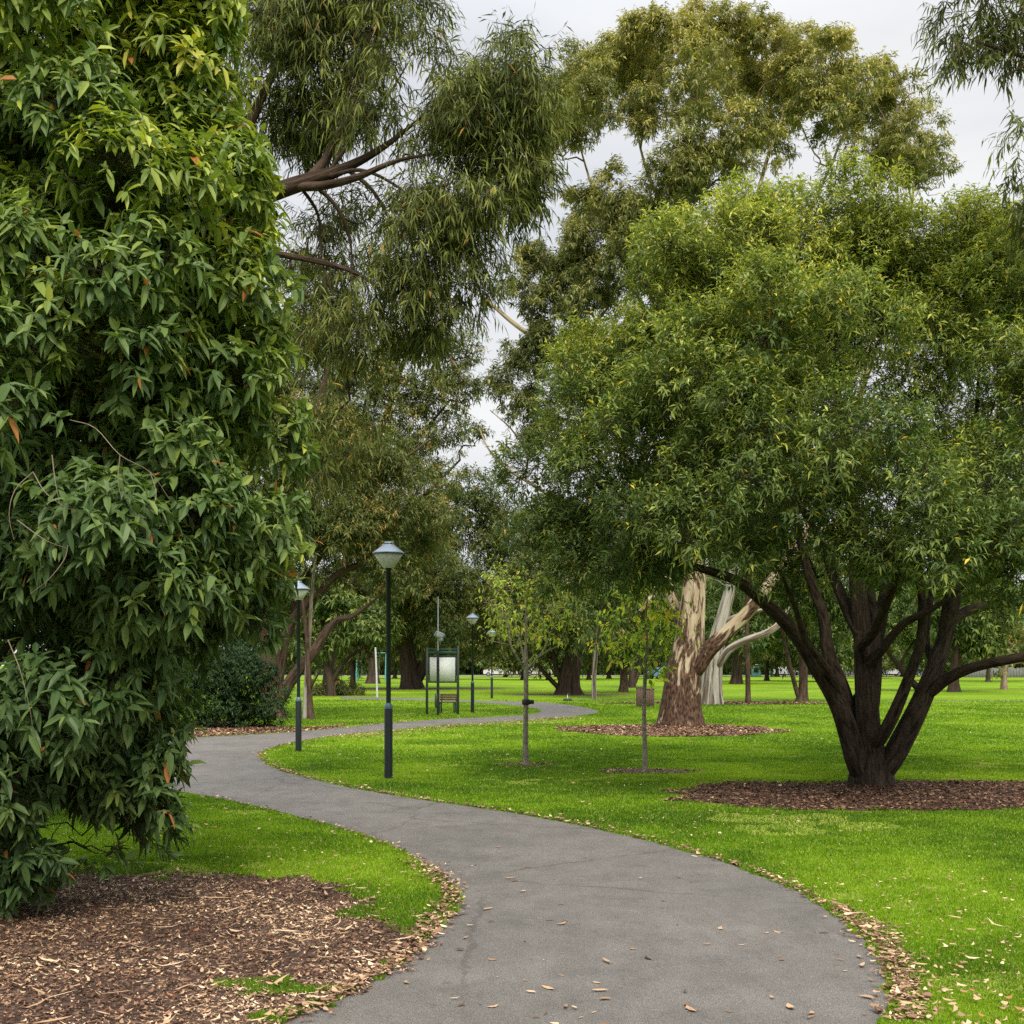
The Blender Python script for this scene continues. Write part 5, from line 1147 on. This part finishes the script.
# pale leaning pole
Yp = 65.3; root = thing('pale_pole', 'thin white weathered pole leaning slightly on the lawn left of the nearest lamp', 'pole', (*Gp(377.3, 697.1), 0))
mb = MB(); tube(mb, [(0, 0, -.2), (-.04, 0, 1.2), (-.10, 0, 2.66)], [.052, .05, .05], 14); mb.build('shaft', M['pale_paint'], root, True)
mb = MB(); mb.lathe([(.055, 2.655), (.055, 2.69), (.03, 2.71), (0, 2.71)], 14, (-.10, 0, 0)); mb.build('cap', M['steel'], root, True)

# swing frame
Ys = 128.; fx = lambda px: (px - 371) / F * Ys
root = thing('swing_frame', 'teal metal swing frame under the trees beyond the pale pole', 'swing', ((371 - 512) / F * Ys, Ys, 0))
for px in (357, 386):
    for sy in (-1, 1):
        mb = MB(); tube(mb, [(fx(px), sy * .9, -.1), (fx(px), 0, 3.0)], [.07, .06], 10); mb.build('leg', M['teal_paint'], root, True)
mb = MB(); tube(mb, [(fx(357) - .1, 0, 3.03), (fx(386) + .1, 0, 3.03)], [.06, .06], 10); mb.build('crossbar', M['teal_paint'], root, True)
for px in (364, 377):
    mb = MB(); mb.box((fx(px), 0, .62), (.5, .2, .04), 0, .01); q = mb.build('swing_seat', M['rubber'], root)
    for dx in (-.22, .22):
        mb = MB(); tube(mb, [(fx(px) + dx, 0, .62), (fx(px) + dx, 0, 3.0)], [.012, .012], 5); mb.build('chain', M['steel'], q)

# playground things on the far right
Yv = 182.; vx = lambda px: (px - 762) / F * Yv
root = thing('playground_climber', 'pale blue playground frame with a long sloping white beam beyond the lawn', 'play equipment', ((762 - 512) / F * Yv, Yv, 0))
mb = MB(); mb.box((vx(772), 0, 1.55), (.42, .3, 3.3), 0, .04); mb.build('post', M['cyan_paint'], root)
mb = MB(); mb.box((vx(750), .3, 1.9), (.14, .14, 4.0), 0, .02); mb.build('post', M['teal_paint'], root)
mb = MB(); tube(mb, [(vx(749), .05, 3.75), (vx(754), .02, 3.35), (vx(763), 0, 3.0), (vx(771), 0, 2.78)], [.10] * 4, 10); mb.build('beam', M['white_paint'], root, True)
root = thing('play_shelter', 'small white roofed blue kiosk beside the pale blue playground frame', 'kiosk', ((756 - 512) / F * 178, 178, 0))
mb = MB(); mb.box((0, 0, .85), (1.3, 1.1, 1.7), 0, .03); mb.build('body', M['cyan_paint'], root); mb = MB(); mb.box((0, 0, 1.78), (1.6, 1.4, .16), 0, .04); mb.build('roof', M['white_paint'], root)
mb = MB(); mb.box((-.1, -.56, 1.0), (.7, .03, .7)); mb.build('opening', M['bin_dark'], root)
root = thing('grey_screen', 'grey brushwood fence panel behind the big right hand tree', 'fence', ((843 - 512) / F * 196, 196, 0))
mb = MB()
for i in range(14): mb.box((-2.6 + i * .4, rng.random() * .05, .9), (.37, .08, 1.9 + .2 * rng.random()), 0, .02)
mb.build('brush_panel', M['grey_fence'], root); mb = MB(); mb.box((0, .12, 1.5), (5.6, .08, .1)); mb.build('rail', M['steel'], root)
root = thing('grey_screen', 'long grey brushwood fence at the far right edge of the park', 'fence', ((1015 - 512) / F * 170, 170, 0))
mb = MB()
for i in range(40): mb.box((-8 + i * .4, rng.random() * .05, .6), (.37, .08, 1.3 + .5 * rng.random()), 0, .02)
mb.build('brush_panel', M['grey_fence'], root); mb = MB(); mb.box((0, .12, .9), (15.8, .08, .1)); mb.build('rail', M['steel'], root)

# cars
def car(label, px, Y, col, rz=0.0, van=False):
    root = thing('parked_car', label, 'van' if van else 'car', ((px - 512) / F * Y, Y, 0), rz, None)
    if van: prof = [(-2.2, .35), (-2.25, .8), (-2.2, 1.75), (-2.05, 1.9), (1.1, 1.9), (1.55, 1.25), (2.15, 1.0), (2.25, .6), (2.2, .35)]
    else: prof = [(-2.1, .35), (-2.15, .75), (-2.05, .98), (-1.6, 1.03), (-1.1, 1.40), (-.6, 1.47), (.25, 1.45), (.95, 1.02), (1.9, .86), (2.12, .65), (2.1, .35)]
    p = np.array(prof); n = len(p); V = []
    for y, inset in ((-.86, .0), (-.78, 0), (.78, 0), (.86, 0)):
        yy = np.where(p[:, 1] > 1.05, np.sign(y) * min(abs(y), .70), y); V.append(np.column_stack([p[:, 0], yy, p[:, 1]]))
    V = np.concatenate([V[0], V[3]]); f = [[i, (i + 1) % n, n + (i + 1) % n, n + i] for i in range(n)]
    mb = MB(); mb.add(V, f); c0 = len(V)
    tri = tessellate_polygon([[Vector((a, b, 0)) for a, b in prof]]); mb.add(V[:n], [list(t_) for t_ in tri]); mb.add(V[n:], [list(t_)[::-1] for t_ in tri])
    mat = simple('car paint', col, .3, .0, .03, 2); mb.build('body', mat, root)
    for sy in (-1, 1):
        mb = MB(); y = sy * (.735 if not van else .735)
        if van: q = [(.2, 1.2), (1.35, 1.2), (1.05, 1.7), (.2, 1.7)]
        else: q = [(-1.35, 1.06), (.75, 1.06), (.2, 1.38), (-.6, 1.40), (-1.05, 1.34)]
        nq = len(q); a = [(x, sy * .80 if z < 1.1 else sy * .705, z) for x, z in q]; b_ = [(x, y_ * .97, z) for x, y_, z in a]
        mb.add(a + b_, [list(t_) for t_ in tessellate_polygon([[Vector((x, z, 0)) for x, z in q]])]); mb.build('side_window', M['carglass'], root)
        for x in (-1.35, 1.35):
            mb = MB(); th = np.linspace(0, 2 * math.pi, 20, endpoint=False); pr = [(.20, -.08), (.31, -.1), (.325, -.06), (.325, .06), (.31, .1), (.20, .08)]
            V2 = np.array([[x + r_ * math.cos(t_), sy * .80 + h_, .325 + r_ * math.sin(t_)] for r_, h_ in pr for t_ in th])
            mb.add(V2, [[i * 20 + k, i * 20 + (k + 1) % 20, ((i + 1) % 6) * 20 + (k + 1) % 20, ((i + 1) % 6) * 20 + k] for i in range(6) for k in range(20)]); w = mb.build('wheel', M['tyre'], root, True)
            mb = MB(); V2 = np.array([[x, sy * .88, .325]] + [[x + .2 * math.cos(t_), sy * .875, .325 + .2 * math.sin(t_)] for t_ in th]); mb.add(V2, [[0, 1 + k, 1 + (k + 1) % 20] for k in range(20)]); mb.build('rim', M['rim'], w)
    return root
car('white parked car glimpsed between the notice board lamp and the far lamp', 497, 188, (.62, .62, .62))
car('pinkish silver parked car just left of the staked sapling trunk', 516, 190, (.50, .40, .38))
car('silver parked van seen right behind the staked sapling trunk', 538, 191, (.52, .46, .44), 0, True)
car('blue car with a pale roof seen left of the peeling gum trunk', 664, 150, (.10, .20, .32), .5)
car('silver parked car between the pale blue play frame and the twin stems', 784, 189, (.40, .42, .44))
car('blue grey parked car framed by the left stem of the big right hand tree', 822, 170, (.12, .16, .24), 1.2)
car('white parked car seen between the stems of the big right hand tree', 889, 190, (.6, .6, .6))
car('purple blue parked van seen left of the right stem of the big tree', 922, 186, (.14, .14, .26), .4, True)
